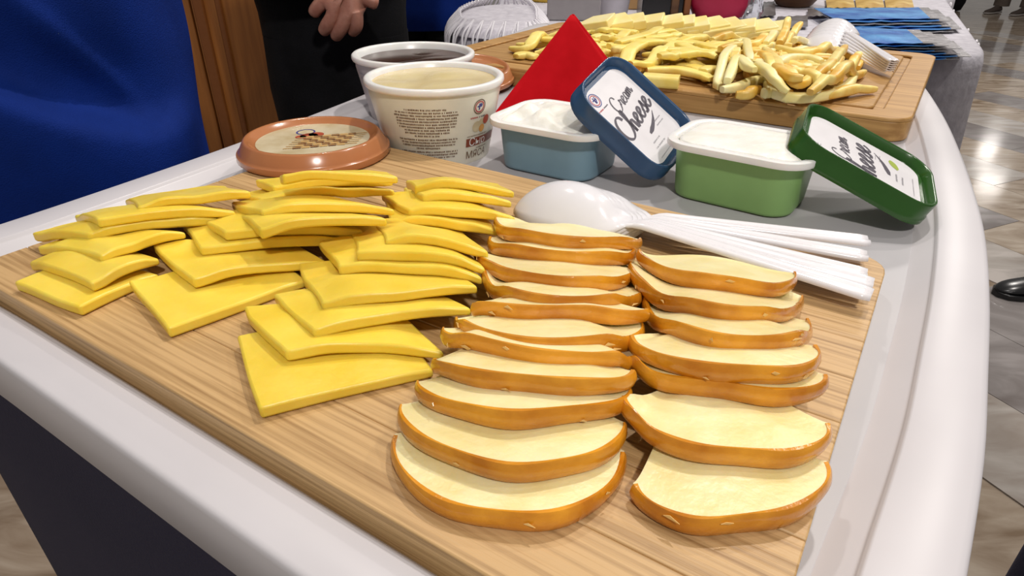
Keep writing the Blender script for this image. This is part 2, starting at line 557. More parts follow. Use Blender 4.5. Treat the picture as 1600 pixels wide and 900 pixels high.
# ------------------------------------------------------------------ bamboo board
U0, U1, V0, V1 = -0.376, 0.0045, 0.0868, 0.343
TH = 0.0148
board = empty('cutting_board', uv((U0 + U1) / 2, (V0 + V1) / 2, -TH), 'large pale bamboo cutting board carrying the sliced cheese', 'cutting board')
NP = 9
pv = np.linspace(V0, V1, NP + 1)
RC = 0.016
for i in range(NP):
    a, b = pv[i] + 0.00012 * (i > 0), pv[i + 1] - 0.00012 * (i < NP - 1)
    if i == 0:
        loop = [(U0, b)] + [(U0 + RC - RC * math.cos(t), a + RC - RC * math.sin(t)) for t in np.linspace(0, math.pi / 2, 7)] + [(U1 - RC + RC * math.sin(t), a + RC - RC * math.cos(t)) for t in np.linspace(0, math.pi / 2, 7)] + [(U1, b)]
    elif i == NP - 1:
        loop = [(U0, a), (U1, a)] + [(U1 - RC + RC * math.cos(t), b - RC + RC * math.sin(t)) for t in np.linspace(0, math.pi / 2, 7)] + [(U0 + RC - RC * math.sin(t), b - RC + RC * math.cos(t)) for t in np.linspace(0, math.pi / 2, 7)]
    else:
        loop = [(U0, a), (U1, a), (U1, b), (U0, b)]
    rings = [np.array([uv(q[0], q[1], z) for q in loop]) for z in (-TH, -0.0)]
    mk('bamboo_strip', *loft(rings), M['bamboo'], parent=board, bevel=0.0006, seg=2)

# ------------------------------------------------------------------ draping of slices on one another
CELL = 0.0015


class Field:
    def __init__(s, x0, y0, sx, sy, cell):
        s.x0, s.y0, s.c = x0, y0, cell
        s.h = np.zeros((int(sy / cell), int(sx / cell)))

    def idx(s, xy):
        i = np.clip(((xy[..., 1] - s.y0) / s.c).astype(int), 1, s.h.shape[0] - 2)
        j = np.clip(((xy[..., 0] - s.x0) / s.c).astype(int), 1, s.h.shape[1] - 2)
        return i, j

    def get(s, xy):
        i, j = s.idx(xy)
        r = s.h[i, j]
        for a, b in ((0, 1), (1, 0), (0, -1), (-1, 0)):
            r = np.maximum(r, s.h[i + a, j + b])
        return r

    def put(s, xy, z):
        i, j = s.idx(xy)
        np.maximum.at(s.h, (i, j), z)


FB = Field(-0.5, 0.03, 0.9, 0.6, 0.0015)


def blur(a):
    p = np.pad(a, 1, mode='edge')
    return (p[:-2, 1:-1] + p[2:, 1:-1] + p[1:-1, :-2] + p[1:-1, 2:] + 2 * p[1:-1, 1:-1]) / 6


def upsample(a, k=3):
    n, m = a.shape[:2]
    ii = np.linspace(0, n - 1, (n - 1) * k + 1)
    jj = np.linspace(0, m - 1, (m - 1) * k + 1)
    i0 = np.minimum(ii.astype(int), n - 2)
    j0 = np.minimum(jj.astype(int), m - 2)
    fi = (ii - i0)[:, None]
    fj = (jj - j0)[None, :]
    if a.ndim == 3:
        fi, fj = fi[..., None], fj[..., None]
    A = a[i0][:, j0]
    B = a[i0 + 1][:, j0]
    C = a[i0][:, j0 + 1]
    D = a[i0 + 1][:, j0 + 1]
    return A * (1 - fi) * (1 - fj) + B * fi * (1 - fj) + C * (1 - fi) * fj + D * fi * fj


def slab_mesh(XY, bot, top):
    """closed slab from two height grids over the same plan grid"""
    n, m = bot.shape
    Vb = np.concatenate([XY, bot[..., None] + ZT], -1).reshape(-1, 3)
    Vt = np.concatenate([XY, top[..., None] + ZT], -1).reshape(-1, 3)
    V = np.vstack([Vb, Vt])
    N = n * m
    F = []
    for i in range(n - 1):
        for j in range(m - 1):
            a, b, c, d = i * m + j, i * m + j + 1, (i + 1) * m + j + 1, (i + 1) * m + j
            F.append((a, d, c, b))
            F.append((a + N, b + N, c + N, d + N))
    edge = [(0, j) for j in range(m - 1)] + [(i, m - 1) for i in range(n - 1)] + [(n - 1, j) for j in range(m - 1, 0, -1)] + [(i, 0) for i in range(n - 1, 0, -1)]
    e = [i * m + j for i, j in edge]
    for k in range(len(e)):
        a, b = e[k], e[(k + 1) % len(e)]
        F.append((a, b, b + N, a + N))
    return V, F


class Stack:
    """slices shingled one over the next: each front edge rests on the slice before, each back edge on the board"""

    def __init__(s, t, L):
        s.t, s.L, s.M = t, L, None

    def hit(s, q, dz=0.0):
        """where direction q meets the current top plane shifted by dz (board-relative z)"""
        o = np.array([0, 0, CAMH])
        d = ray(*q)
        n = np.array([s.tt * s.b[0], s.tt * s.b[1], 1.0])
        k = ((s.M + np.array([0, 0, dz]) - o) @ n) / (d @ n)
        return o + k * d

    def z(s, xy):
        return s.M[2] - s.tt * ((xy - s.M[:2]) @ s.b)

    def add(s, q, el, er):
        """q: lowest point of the front edge, el / er: ends of the edge (give the slice's direction)"""
        if s.M is None:
            c = P(*q, 0.0)
            c[2] -= ZT
        else:
            c = s.hit(q)
            z = min(max(c[2], 0.0), 0.017)
            if abs(z - c[2]) > 1e-6:
                c = P(*q, z)
                c[2] -= ZT
        l, r = P(*el, c[2])[:2], P(*er, c[2])[:2]
        d = (r - l) / np.linalg.norm(r - l)
        s.b = np.array([-d[1], d[0]])
        s.tt = math.tan(math.asin(min(0.31, c[2] / s.L)))
        s.M = c + np.array([0, 0, s.t])


def settle(plane, XY, lim=0.004):
    h = FB.get(XY)
    z = np.maximum(plane, np.minimum(h, plane + lim))
    for _ in range(12):
        z = np.maximum(blur(z), np.maximum(plane, np.minimum(h - 0.0008, plane + lim)))
    for _ in range(3):
        z = blur(z)
    return np.maximum(z, 0) + 0.0004


def yellow_slice(st, BL, FL, FR, bot, depth, seed=0, lab=None, grp=None):
    g = np.random.default_rng(seed)
    t = st.t
    nu, nv = 28, 18
    ss, vv = np.meshgrid(np.linspace(0, 1, nu), np.linspace(0, 1, nv))   # ss along front edge, vv front->back
    wob = g.normal(0, 1, 6)
    st.add(bot, FL, FR)
    bl, fl, fr = st.hit(BL)[:2], st.hit(FL)[:2], st.hit(FR)[:2]
    dv = bl - fl
    L = np.linalg.norm(dv)
    fu = (fr - fl) / np.linalg.norm(fr - fl)
    pr = np.array([-fu[1], fu[0]])
    if depth:
        a = math.atan2(dv @ fu, max(dv @ pr, 1e-4))
        a = max(min(a, 0.35), -0.70)
        dv = (pr * math.cos(a) + fu * math.sin(a)) * (depth if depth < 0.04 else max(depth, min(L, 0.055)))
    XY = fl + ss[..., None] * (fr - fl) + vv[..., None] * dv
    XY = XY + pr * (0.0011 * wob[0] * np.sin(ss * 5 + wob[1]) * (1 - vv))[..., None] + fu * (0.0010 * wob[2] * np.sin(vv * 4 + wob[3]) * (1 - ss))[..., None]
    base = st.z(XY) - t
    base = base + 0.0024 * np.sin(ss * 3.3 + wob[4]) * (0.3 + 0.7 * (1 - vv)) * np.clip(base / 0.004, 0, 1) - 0.003 * np.exp(-(ss / 0.16) ** 2) * np.clip(base / 0.006, 0, 1)
    h = settle(base, XY)
    top = h + t * (1 - 0.10 * np.sin(ss * 3.1 + wob[1]) ** 2) * (1 - 0.3 * np.clip((ss - 0.8) / 0.2, 0, 1))
    FB.put(upsample(XY), upsample(top))
    V, F = slab_mesh(XY, h, top)
    o = mk('cheese_slice', V, F, M['cheese'], bevel=0.0011, seg=2, ang=50)
    return tag(o, lab, 'cheese slice', grp)


ORD = ['nearest', 'second', 'third', 'fourth', 'fifth', 'sixth', 'seventh', 'eighth', 'ninth', 'tenth', 'farthest']
A = [((17, 442), (126, 478), (246, 424)), ((38, 406), (138, 444), (248, 400)), ((57, 383), (152, 399), (290, 362)), ((79, 363), (134, 369), (342, 338)), ((108, 333), (153, 346), (366, 322)), ((186, 304), (214, 321), (392, 300))]
B = [((203, 445), (262, 514), (480, 434)), ((241, 394), (300, 437), (510, 398)), ((286, 360), (317, 390), (550, 369)), ((315, 347), (350, 367), (566, 350)), ((342, 328), (402, 354), (604, 333)), ((356, 320), (406, 331), (617, 322)),
     ((378, 302), (404, 311), (617, 297)), ((392, 281), (426, 289), (615, 283)), ((406, 262), (440, 272), (621, 265))]
C = [((368, 525), (405, 638), (677, 573)), ((399, 499), (441, 547), (694, 535)), ((432, 465), (487, 510), (736, 481)), ((466, 413), (498, 472), (747, 449)), ((507, 388), (522, 420), (755, 438)), ((548, 350), (554, 399), (759, 418)),
     ((582, 346), (600, 378), (764, 389)), ((605, 325), (610, 344), (779, 361)), ((619, 319), (642, 328), (806, 338)), ((619, 294), (660, 308), (800, 311)), ((626, 272), (646, 294), (804, 298))]
AB = [(136, 491), (139, 456), (152, 414), (131, 380), (152, 359), (214, 330)]
BB = [(264, 528), (301, 449), (317, 404), (355, 380), (402, 363), (408, 342), (405, 320), (428, 298), (450, 281)]
CB = [(412, 650), (448, 560), (490, 525), (502, 482), (524, 433), (554, 411), (600, 390), (608, 353), (645, 340), (660, 324), (647, 303)]
for nm, col, bots, grp in (('left', A, AB, 'yellow slices of the left column'), ('middle', B, BB, 'yellow slices of the middle column'), ('right', C, CB, 'yellow slices of the right column')):
    st = Stack(0.0053, 0.054)
    for i, (bl, fl, fr) in enumerate(col):
        which = 'farthest' if i == len(col) - 1 else ORD[i]
        lab = ('%s yellow cheese slice in the %s column of yellow slices' if i in (0, len(col) - 1) else '%s yellow cheese slice from the front in the %s column of yellow slices') % (which, nm)
        yellow_slice(st, bl, fl, fr, bots[i], None if (nm, i) == ('right', 0) else {('middle', 8): 0.020, ('middle', 7): 0.033, ('right', 10): 0.035}.get((nm, i), 0.047), seed=100 + i + 20 * len(nm), lab=lab, grp=grp)


def smoked_slice(st, Lp, Mp, Rp, bot, seed=0, lab=None, grp=None, back=0.45):
    g = np.random.default_rng(seed)
    t = st.t
    nu, nv = 40, 18
    s1 = np.sin(np.linspace(-math.pi / 2, math.pi / 2, nu))
    ss, qq = np.meshgrid(s1, np.linspace(0, 1, nv))     # qq 0 = front rind, 1 = back
    front = np.clip(1 - np.abs(ss) ** 1.95, 0, 1) ** (1 / 1.8) + 0.02
    bk = back * np.clip(1 - np.abs(ss) ** 1.5, 0, 1) ** 1.4 + 0.01
    w1, w2 = g.uniform(0, 6, 2)
    st.add(bot, Lp, Rp)
    mz = st.M[2]
    st.M = P(*Mp, mz)
    st.M[2] = mz
    l, m, r = st.hit(Lp)[:2], st.M[:2].copy(), st.hit(Rp)[:2]
    c = (l + r) / 2
    X = (r - l) / 2
    pr = np.array([-X[1], X[0]])
    pr /= np.linalg.norm(pr)
    fu = X / np.linalg.norm(X)
    s0 = float(np.clip((m - c) @ fu / np.linalg.norm(X), -0.35, 0.35))
    d = max(abs((m - c) @ pr), 0.006)
    sk = ss + s0 * (1 - ss ** 2) * 0.6
    yy = -front * (1 - qq) * d + bk * qq * 0.028
    XY = c + sk[..., None] * X + yy[..., None] * pr
    XY = XY + pr * (0.0008 * np.sin(ss * 6 + w1) * (1 - qq) * front)[..., None]
    base = st.z(XY) - t
    base = base + (0.0005 * np.sin(ss * 2.6 + w2) + 0.0022 * ss ** 2) * np.clip(base / 0.004, 0, 1)
    h = settle(base, XY)
    top = h + t * (1.0 - 0.22 * ss ** 2 - 0.04 * np.sin(ss * 4 + w2))
    FB.put(upsample(XY), upsample(top))
    root = empty('smoked_cheese_slice', (c[0], c[1], ZT + float(h.min())), lab, 'smoked cheese', grp)
    V, F = slab_mesh(XY, h, top)
    mk('cheese_paste', V, F, M['paste'], parent=root, bevel=0.0004, seg=1, ang=50)
    # rind: thin band wrapped round the front arc and the ends
    e = XY[0]
    tg = np.gradient(e, axis=0)
    tg /= np.linalg.norm(tg, axis=1)[:, None] + 1e-9
    nn = np.stack([tg[:, 1], -tg[:, 0]], -1)
    lip = 0.0009 + 0.0004 * np.sin(np.linspace(0, 19, nu) + w1)
    zt_, zb = top[0] + ZT, h[0] + ZT
    outp = e + nn * 0.0006
    inn = e - nn * lip[:, None]
    sec = [np.column_stack([inn, zt_ + 0.0002]), np.column_stack([e, zt_ + 0.0003]), np.column_stack([outp, zt_ - 0.0006]), np.column_stack([e + nn * 0.0011, (zt_ + zb) / 2]), np.column_stack([outp, zb + 0.0005]), np.column_stack([e, zb - 0.0001]), np.column_stack([inn, zb - 0.0001])]
    rings = [np.array([s_[k] for s_ in sec]) for k in range(nu)]
    rind = mk('rind', *loft(rings), M['rind'], parent=root, ang=45)
    for _ in range(int(g.integers(0, 4))):
        k = int(g.integers(6, nu - 6))
        zc = zb[k] + (zt_[k] - zb[k]) * g.uniform(0.2, 1.0)
        o3 = np.array([*(e[k] + nn[k] * 0.0012), zc])
        t3 = np.array([*tg[k], 0.0])
        n3 = np.array([*nn[k], 0.0])
        a3 = g.uniform(0.0008, 0.0026)
        q = [o3 - t3 * a3, o3 - t3 * a3 * 0.3 + (0, 0, g.uniform(.0003, .0010)), o3 + t3 * a3 * g.uniform(.4, 1) + n3 * g.uniform(0, .0012), o3 + t3 * a3 * 0.2 - (0, 0, g.uniform(.0004, .001))]
        q = np.array(q)
        mk('casing_flake', np.vstack([q, q + n3 * 0.0002]), [(0, 3, 2, 1), (4, 5, 6, 7), (0, 1, 5, 4), (1, 2, 6, 5), (2, 3, 7, 6), (3, 0, 4, 7)], M['casing'], parent=rind, smooth=False)
    return root


D = [((616, 675), (795, 803), (976, 700)), ((627, 636), (811, 726), (976, 662)), ((653, 601), (803, 652), (984, 612)), ((678, 566), (828, 604), (990, 591)), ((693, 518), (828, 559), (984, 562)), ((713, 503), (853, 544), (1003, 508)),
     ((739, 486), (853, 493), (1012, 487)), ((760, 426), (860, 475), (1009, 452)), ((746, 403), (881, 445), (992, 418)), ((765, 374), (877, 407), (992, 392)), ((779, 349), (869, 381), (1001, 378))]
E_ = [((990, 752), (1156, 810), (1294, 716)), ((970, 638), (1156, 706), (1295, 664)), ((980, 566), (1156, 611), (1291, 588)), ((982, 543), (1165, 583), (1273, 546)), ((1006, 477), (1131, 537), (1261, 502)), ((988, 416), (1121, 488), (1253, 466)), ((997, 403), (1121, 444), (1241, 432))]
DB = [(803, 823), (811, 751), (811, 672), (836, 624), (836, 590), (874, 555), (862, 508), (860, 487), (881, 454), (877, 417), (869, 394)]
EB = [(1180, 832), (1170, 719), (1170, 630), (1156, 600), (1146, 559), (1131, 512), (1126, 466)]
for nm, col, bots, grp in (('left', D, DB, 'smoked slices of the left column'), ('right', E_, EB, 'smoked slices of the right column')):
    st = Stack(0.0069, 0.054)
    for i, (l, m, r) in enumerate(col):
        which = 'farthest' if i == len(col) - 1 else ORD[i]
        lab = ('%s orange-rinded smoked cheese slice in the %s of the two columns' if i in (0, len(col) - 1) else '%s orange-rinded smoked cheese slice from the front in the %s column') % (which, nm)
        smoked_slice(st, l, m, r, bots[i], seed=300 + i + 17 * len(nm), lab=lab, grp=grp, back=1.0 if i < len(col) - 2 else (0.5 if i == len(col) - 2 else 0.03))

# ------------------------------------------------------------------ plastic spoons
def spoon(bowl_c, tip, z0, dz, lab, grp, name='plastic_spoon', L=None, tipz=0.003, scale=1.0, hgt=0.0115):
    b = np.array(bowl_c[:2])
    tdir = np.array(tip[:2]) - b
    Lh = np.linalg.norm(tdir)
    x = tdir / Lh
    y = np.array([-x[1], x[0]])
    n, m = 54, 13
    bl = 0.030 * scale
    t = np.concatenate([np.linspace(-1, 1, 26) * bl, np.linspace(bl, Lh, 29)[1:]])
    V = []
    for a in t:
        u = a / bl
        wb = 0.0225 * scale * max(0.0, 1 - abs(u) ** 2.3) ** 0.5 if abs(u) < 1 else 0
        if a > -bl * 0.2:
            hw = 0.0047 * (1 + 0.35 * max(0, (a - bl) / (Lh - bl)))
            wb = math.sqrt(wb ** 2 + (hw * min(1, max(0, (a + bl * 0.2) / (bl * 0.6)))) ** 2)
        wb = max(wb, 0.0006)
        if a > Lh - 0.003:
            wb *= 0.8
        k = min(1, max(0, (a - bl * 0.55) / (bl * 0.7)))
        k = k * k * (3 - 2 * k)
        dome = hgt * max(0, 1 - u * u) ** 0.8 * (1 - k) + 0.0024 * k
        base = (1 - k) * 0.0 + k * (0.0055 * (1 - (a - bl) / (Lh - bl)) + (tipz - z0 - dz) * (a - bl) / (Lh - bl)) if a > 0 else 0.0
        for j in range(m):
            s = -1 + 2 * j / (m - 1)
            sec = (1 - s * s) if k < 0.5 else (1 - abs(s) ** 6) * (0.72 + 0.28 * abs(math.cos(s * 2.6)))
            sec = (1 - s * s) * (1 - k) + k * (1 - abs(s) ** 6) * (1 - 0.35 * math.exp(-(s / 0.35) ** 2))
            p = b + x * a + y * (s * wb)
            V.append((p[0], p[1], ZT + z0 + dz + base + dome * sec))
    F = []
    nn = len(t)
    for i in range(nn - 1):
        for j in range(m - 1):
            F.append((i * m + j, i * m + j + 1, (i + 1) * m + j + 1, (i + 1) * m + j))
    o = mk(name, V, F, M['spoon'], ang=70, solid=0.0009)
    return tag(o, lab, 'spoon', grp)


bc = P(893, 346, 0.004)
tips = [((1356, 378), 0.0022), ((1354, 402), 0.0034), ((1354, 431), 0.0046), ((1364, 446), 0.0060), ((1362, 463), 0.0072)]
labs = ['white plastic spoon with the handle nearest the green tub', 'white plastic spoon with the second handle of the fan from the green tub', 'white plastic spoon with the middle handle of the fan on the board',
        'white plastic spoon with the fourth handle of the fan from the green tub', 'topmost white plastic spoon of the fan, handle nearest the smoked slices']
for i, (tp, tz) in enumerate(tips):
    q = P(tp[0], tp[1], tz)
    off = np.array([0.0024 * (4 - i), 0.0010 * (4 - i)])
    spoon(bc[:2] + off, q, 0.002, 0.0013 * i, labs[i], 'spoons fanned out on the bamboo board', tipz=tz, scale=1.14, hgt=0.019)

# ------------------------------------------------------------------ writing helpers
def text_geo(s, size):
    cu = bpy.data.curves.new('tmp_text', 'FONT')
    cu.body = s
    cu.size = size
    cu.align_x = 'CENTER'
    cu.align_y = 'CENTER'
    cu.resolution_u = 3
    o = bpy.data.objects.new('tmp_text', cu)
    COL.objects.link(o)
    bpy.context.view_layer.update()
    me = o.to_mesh()
    V = np.array([v.co[:] for v in me.vertices]).reshape(-1, 3)
    F = [tuple(p.vertices) for p in me.polygons]
    o.to_mesh_clear()
    bpy.data.objects.remove(o)
    bpy.data.curves.remove(cu)
    return V[:, :2], F


GLY = {
    'C': ([(0.68, 0.74), (0.62, 0.93), (0.43, 1.0), (0.2, 0.86), (0.06, 0.56), (0.08, 0.2), (0.3, -0.01), (0.56, 0.06), (0.78, 0.30)], 0.78),
    'h': ([(0.0, 0.3), (0.22, 0.8), (0.3, 1.15), (0.2, 1.2), (0.14, 0.8), (0.08, 0.0), (0.16, 0.4), (0.32, 0.55), (0.4, 0.42), (0.38, 0.05), (0.48, 0.02), (0.6, 0.25)], 0.6),
    'e': ([(0.0, 0.22), (0.22, 0.3), (0.36, 0.45), (0.26, 0.56), (0.1, 0.42), (0.08, 0.14), (0.22, 0.0), (0.42, 0.12), (0.5, 0.25)], 0.48),
    's': ([(0.0, 0.22), (0.2, 0.42), (0.3, 0.6), (0.28, 0.36), (0.36, 0.16), (0.24, -0.02), (0.06, 0.04), (0.24, 0.06), (0.44, 0.25)], 0.44),
    'r': ([(0.0, 0.22), (0.12, 0.45), (0.14, 0.6), (0.24, 0.5), (0.36, 0.5), (0.3, 0.2), (0.36, 0.02), (0.5, 0.25)], 0.46),
    'a': ([(0.38, 0.48), (0.22, 0.56), (0.06, 0.34), (0.1, 0.04), (0.26, 0.06), (0.38, 0.4), (0.4, 0.52), (0.36, 0.12), (0.46, 0.02), (0.56, 0.22)], 0.52),
    'm': ([(0.0, 0.25), (0.1, 0.52), (0.1, 0.02), (0.16, 0.4), (0.28, 0.54), (0.32, 0.3), (0.31, 0.02), (0.38, 0.4), (0.5, 0.54), (0.54, 0.3), (0.54, 0.04), (0.64, 0.02), (0.74, 0.24)], 0.74),
}


def script_geo(word, size, wid, slant=0.10):
    """hand-lettered script as flat ribbons"""
    V, F, x = [], [], 0.0
    for ch in word:
        pts, adv = GLY[ch]
        q = np.array(pts, float)
        k = 1.15 if ch == 'C' else 1.0
        q = q * k
        q[:, 0] += q[:, 1] * slant + x
        q = smoothpath(q * size, 30)
        d = np.gradient(q, axis=0)
        d /= np.linalg.norm(d, axis=1)[:, None] + 1e-9
        nrm = np.stack([-d[:, 1], d[:, 0]], -1)
        w = wid * (0.55 + 0.75 * np.abs(d[:, 1]))[:, None]
        n0 = len(V)
        V += list(q + nrm * w) + list(q - nrm * w)
        F += [(n0 + i, n0 + i + 1, n0 + 31 + i, n0 + 30 + i) for i in range(29)]
        x += adv * k * 0.98
    V = np.array(V)
    V -= (V.max(0) + V.min(0)) / 2
    return V, F


def disc_geo(cx, cy, r, n=20, ri=0.0):
    t = np.linspace(0, 2 * math.pi, n, endpoint=False)
    o = np.stack([cx + r * np.cos(t), cy + r * np.sin(t)], -1)
    if ri <= 0:
        return o, [tuple(range(n))]
    i = np.stack([cx + ri * np.cos(t), cy + ri * np.sin(t)], -1)
    return np.vstack([o, i]), [(k, (k + 1) % n, n + (k + 1) % n, n + k) for k in range(n)]


def rect_geo(x0, y0, x1, y1):
    return np.array([(x0, y0), (x1, y0), (x1, y1), (x0, y1)]), [(0, 1, 2, 3)]


def g_at(geo, x, y, rot=0.0, s=1.0):
    V, F = geo
    c, sn = math.cos(rot), math.sin(rot)
    V = np.asarray(V) * s
    return np.column_stack([x + V[:, 0] * c - V[:, 1] * sn, y + V[:, 0] * sn + V[:, 1] * c]), F


def jn2(*gs):
    V, F, n = [], [], 0
    for v, f in gs:
        V.append(np.asarray(v))
        F += [tuple(i + n for i in q) for q in f]
        n += len(v)
    return np.vstack(V), F


def scribble_lines(x0, x1, y0, n, dy, hgt, g, ragged=True):
    """rows of tiny unreadable print"""
    gs = []
    for i in range(n):
        a, b = x0, x1
        if ragged:
            sh = (x1 - x0) * g.uniform(0, 0.16)
            a, b = a + sh, b - sh
        x = a
        while x < b:
            w = g.uniform(0.35, 0.8) * hgt
            gs.append(rect_geo(x, y0 - i * dy - hgt / 2 * g.uniform(.7, 1.1), min(x + w, b), y0 - i * dy + hgt / 2 * g.uniform(.7, 1.1)))
            x += w + hgt * (0.28 if g.uniform() > 0.17 else 0.75)
    return jn2(*gs)


# ------------------------------------------------------------------ rectangular cream cheese tubs
def rect_tub(name, cx, cy, yaw, w, d, h, flare, mat, lab, grp, lumps, seed):
    root = empty(name, (cx, cy, ZT - 0.015), lab, 'tub', grp)
    c, s = math.cos(yaw), math.sin(yaw)

    def rg(W, Dd, r, z):
        q = rrect(W, Dd, r, 7)
        return np.column_stack([cx + q[:, 0] * c - q[:, 1] * s, cy + q[:, 0] * s + q[:, 1] * c, np.full(len(q), ZT - 0.015 + z)])
    fl = flare * 0.55
    body = [rg(w - 0.006, d - 0.006, 0.013, 0.0), rg(w - 0.001, d - 0.001, 0.0155, 0.0012), rg(w, d, 0.016, 0.003), rg(w + fl, d + fl, 0.017, h - 0.006), rg(w + fl - 0.002, d + fl - 0.002, 0.016, h - 0.006), rg(w - 0.003, d - 0.003, 0.015, 0.004)]
    mk('tub_body', *loft(body), mat, parent=root, ang=50)
    W, Dd = w + 2 * flare, d + 2 * flare
    rim = [rg(w + fl + 0.0004, d + fl + 0.0004, 0.0172, h - 0.0058), rg(w + fl + 0.001, d + fl + 0.001, 0.0175, h - 0.005), rg(W, Dd, 0.02, h - 0.0045), rg(W + 0.0006, Dd + 0.0006, 0.02, h - 0.003), rg(W, Dd, 0.02, h - 0.0005), rg(W - 0.003, Dd - 0.003, 0.019, h),
           rg(W - 0.010, Dd - 0.010, 0.016, h - 0.0003), rg(W - 0.012, Dd - 0.012, 0.015, h - 0.0014), rg(w + fl - 0.004, d + fl - 0.004, 0.0145, h - 0.0105)]
    mk('rim', *loft(rim, cap=False), M['rim_white'], parent=root, ang=50)
    # cheese surface
    g = np.random.default_rng(seed)
    ks = g.uniform(60, 260, (9, 2)) * g.choice([-1, 1], (9, 2))
    ph = g.uniform(0, 6, 9)
    V, n, loops_ = [], 0, []
    base = rrect(W - 0.0145, Dd - 0.0145, 0.0142, 7)
    base = np.concatenate([np.linspace(base[k], base[(k + 1) % len(base)], 4 if np.linalg.norm(base[k] - base[(k + 1) % len(base)]) > 0.01 else 1, endpoint=False) for k in range(len(base))])
    fr = list(np.linspace(1, 0.05, 22))
    rings = []
    for k in fr:
        q = base * k
        hh = sum(np.sin(q[:, 0] * a + q[:, 1] * b + p) for (a, b), p in zip(ks, ph)) / 9
        zz = h - (0.0035 if lumps > 0.005 else 0.0012) + lumps * (0.9 * hh + 0.35) * (1 - k ** 6) + 0.0018 * (1 - k ** 8)
        rings.append(np.column_stack([cx + q[:, 0] * c - q[:, 1] * s, cy + q[:, 0] * s + q[:, 1] * c, ZT - 0.015 + zz]))
    rings = [rings[0] - np.array([0, 0, 0.0012])] + rings
    mk('cream_cheese', *loft(rings), M['white_cheese'], parent=root, ang=80)
    return root


rect_tub('cheese_tub', 0.0361, 0.4715, -0.5626, 0.0748, 0.0609, 0.0375, 0.0087, M['blue_tub'], 'pale blue plastic tub of lumpy white cream cheese, white rim', 'open cream cheese tubs', 0.010, 3)
rect_tub('cheese_tub', 0.1537, 0.4092, -0.6227, 0.0786, 0.0568, 0.0392, 0.0076, M['green_tub'], 'sage green plastic tub full of smooth white cream cheese', 'open cream cheese tubs', 0.0012, 5)


def rot3(a, b, c):
    return np.array(Matrix.Rotation(c, 3, 'Z') @ Matrix.Rotation(b, 3, 'Y') @ Matrix.Rotation(a, 3, 'X'))


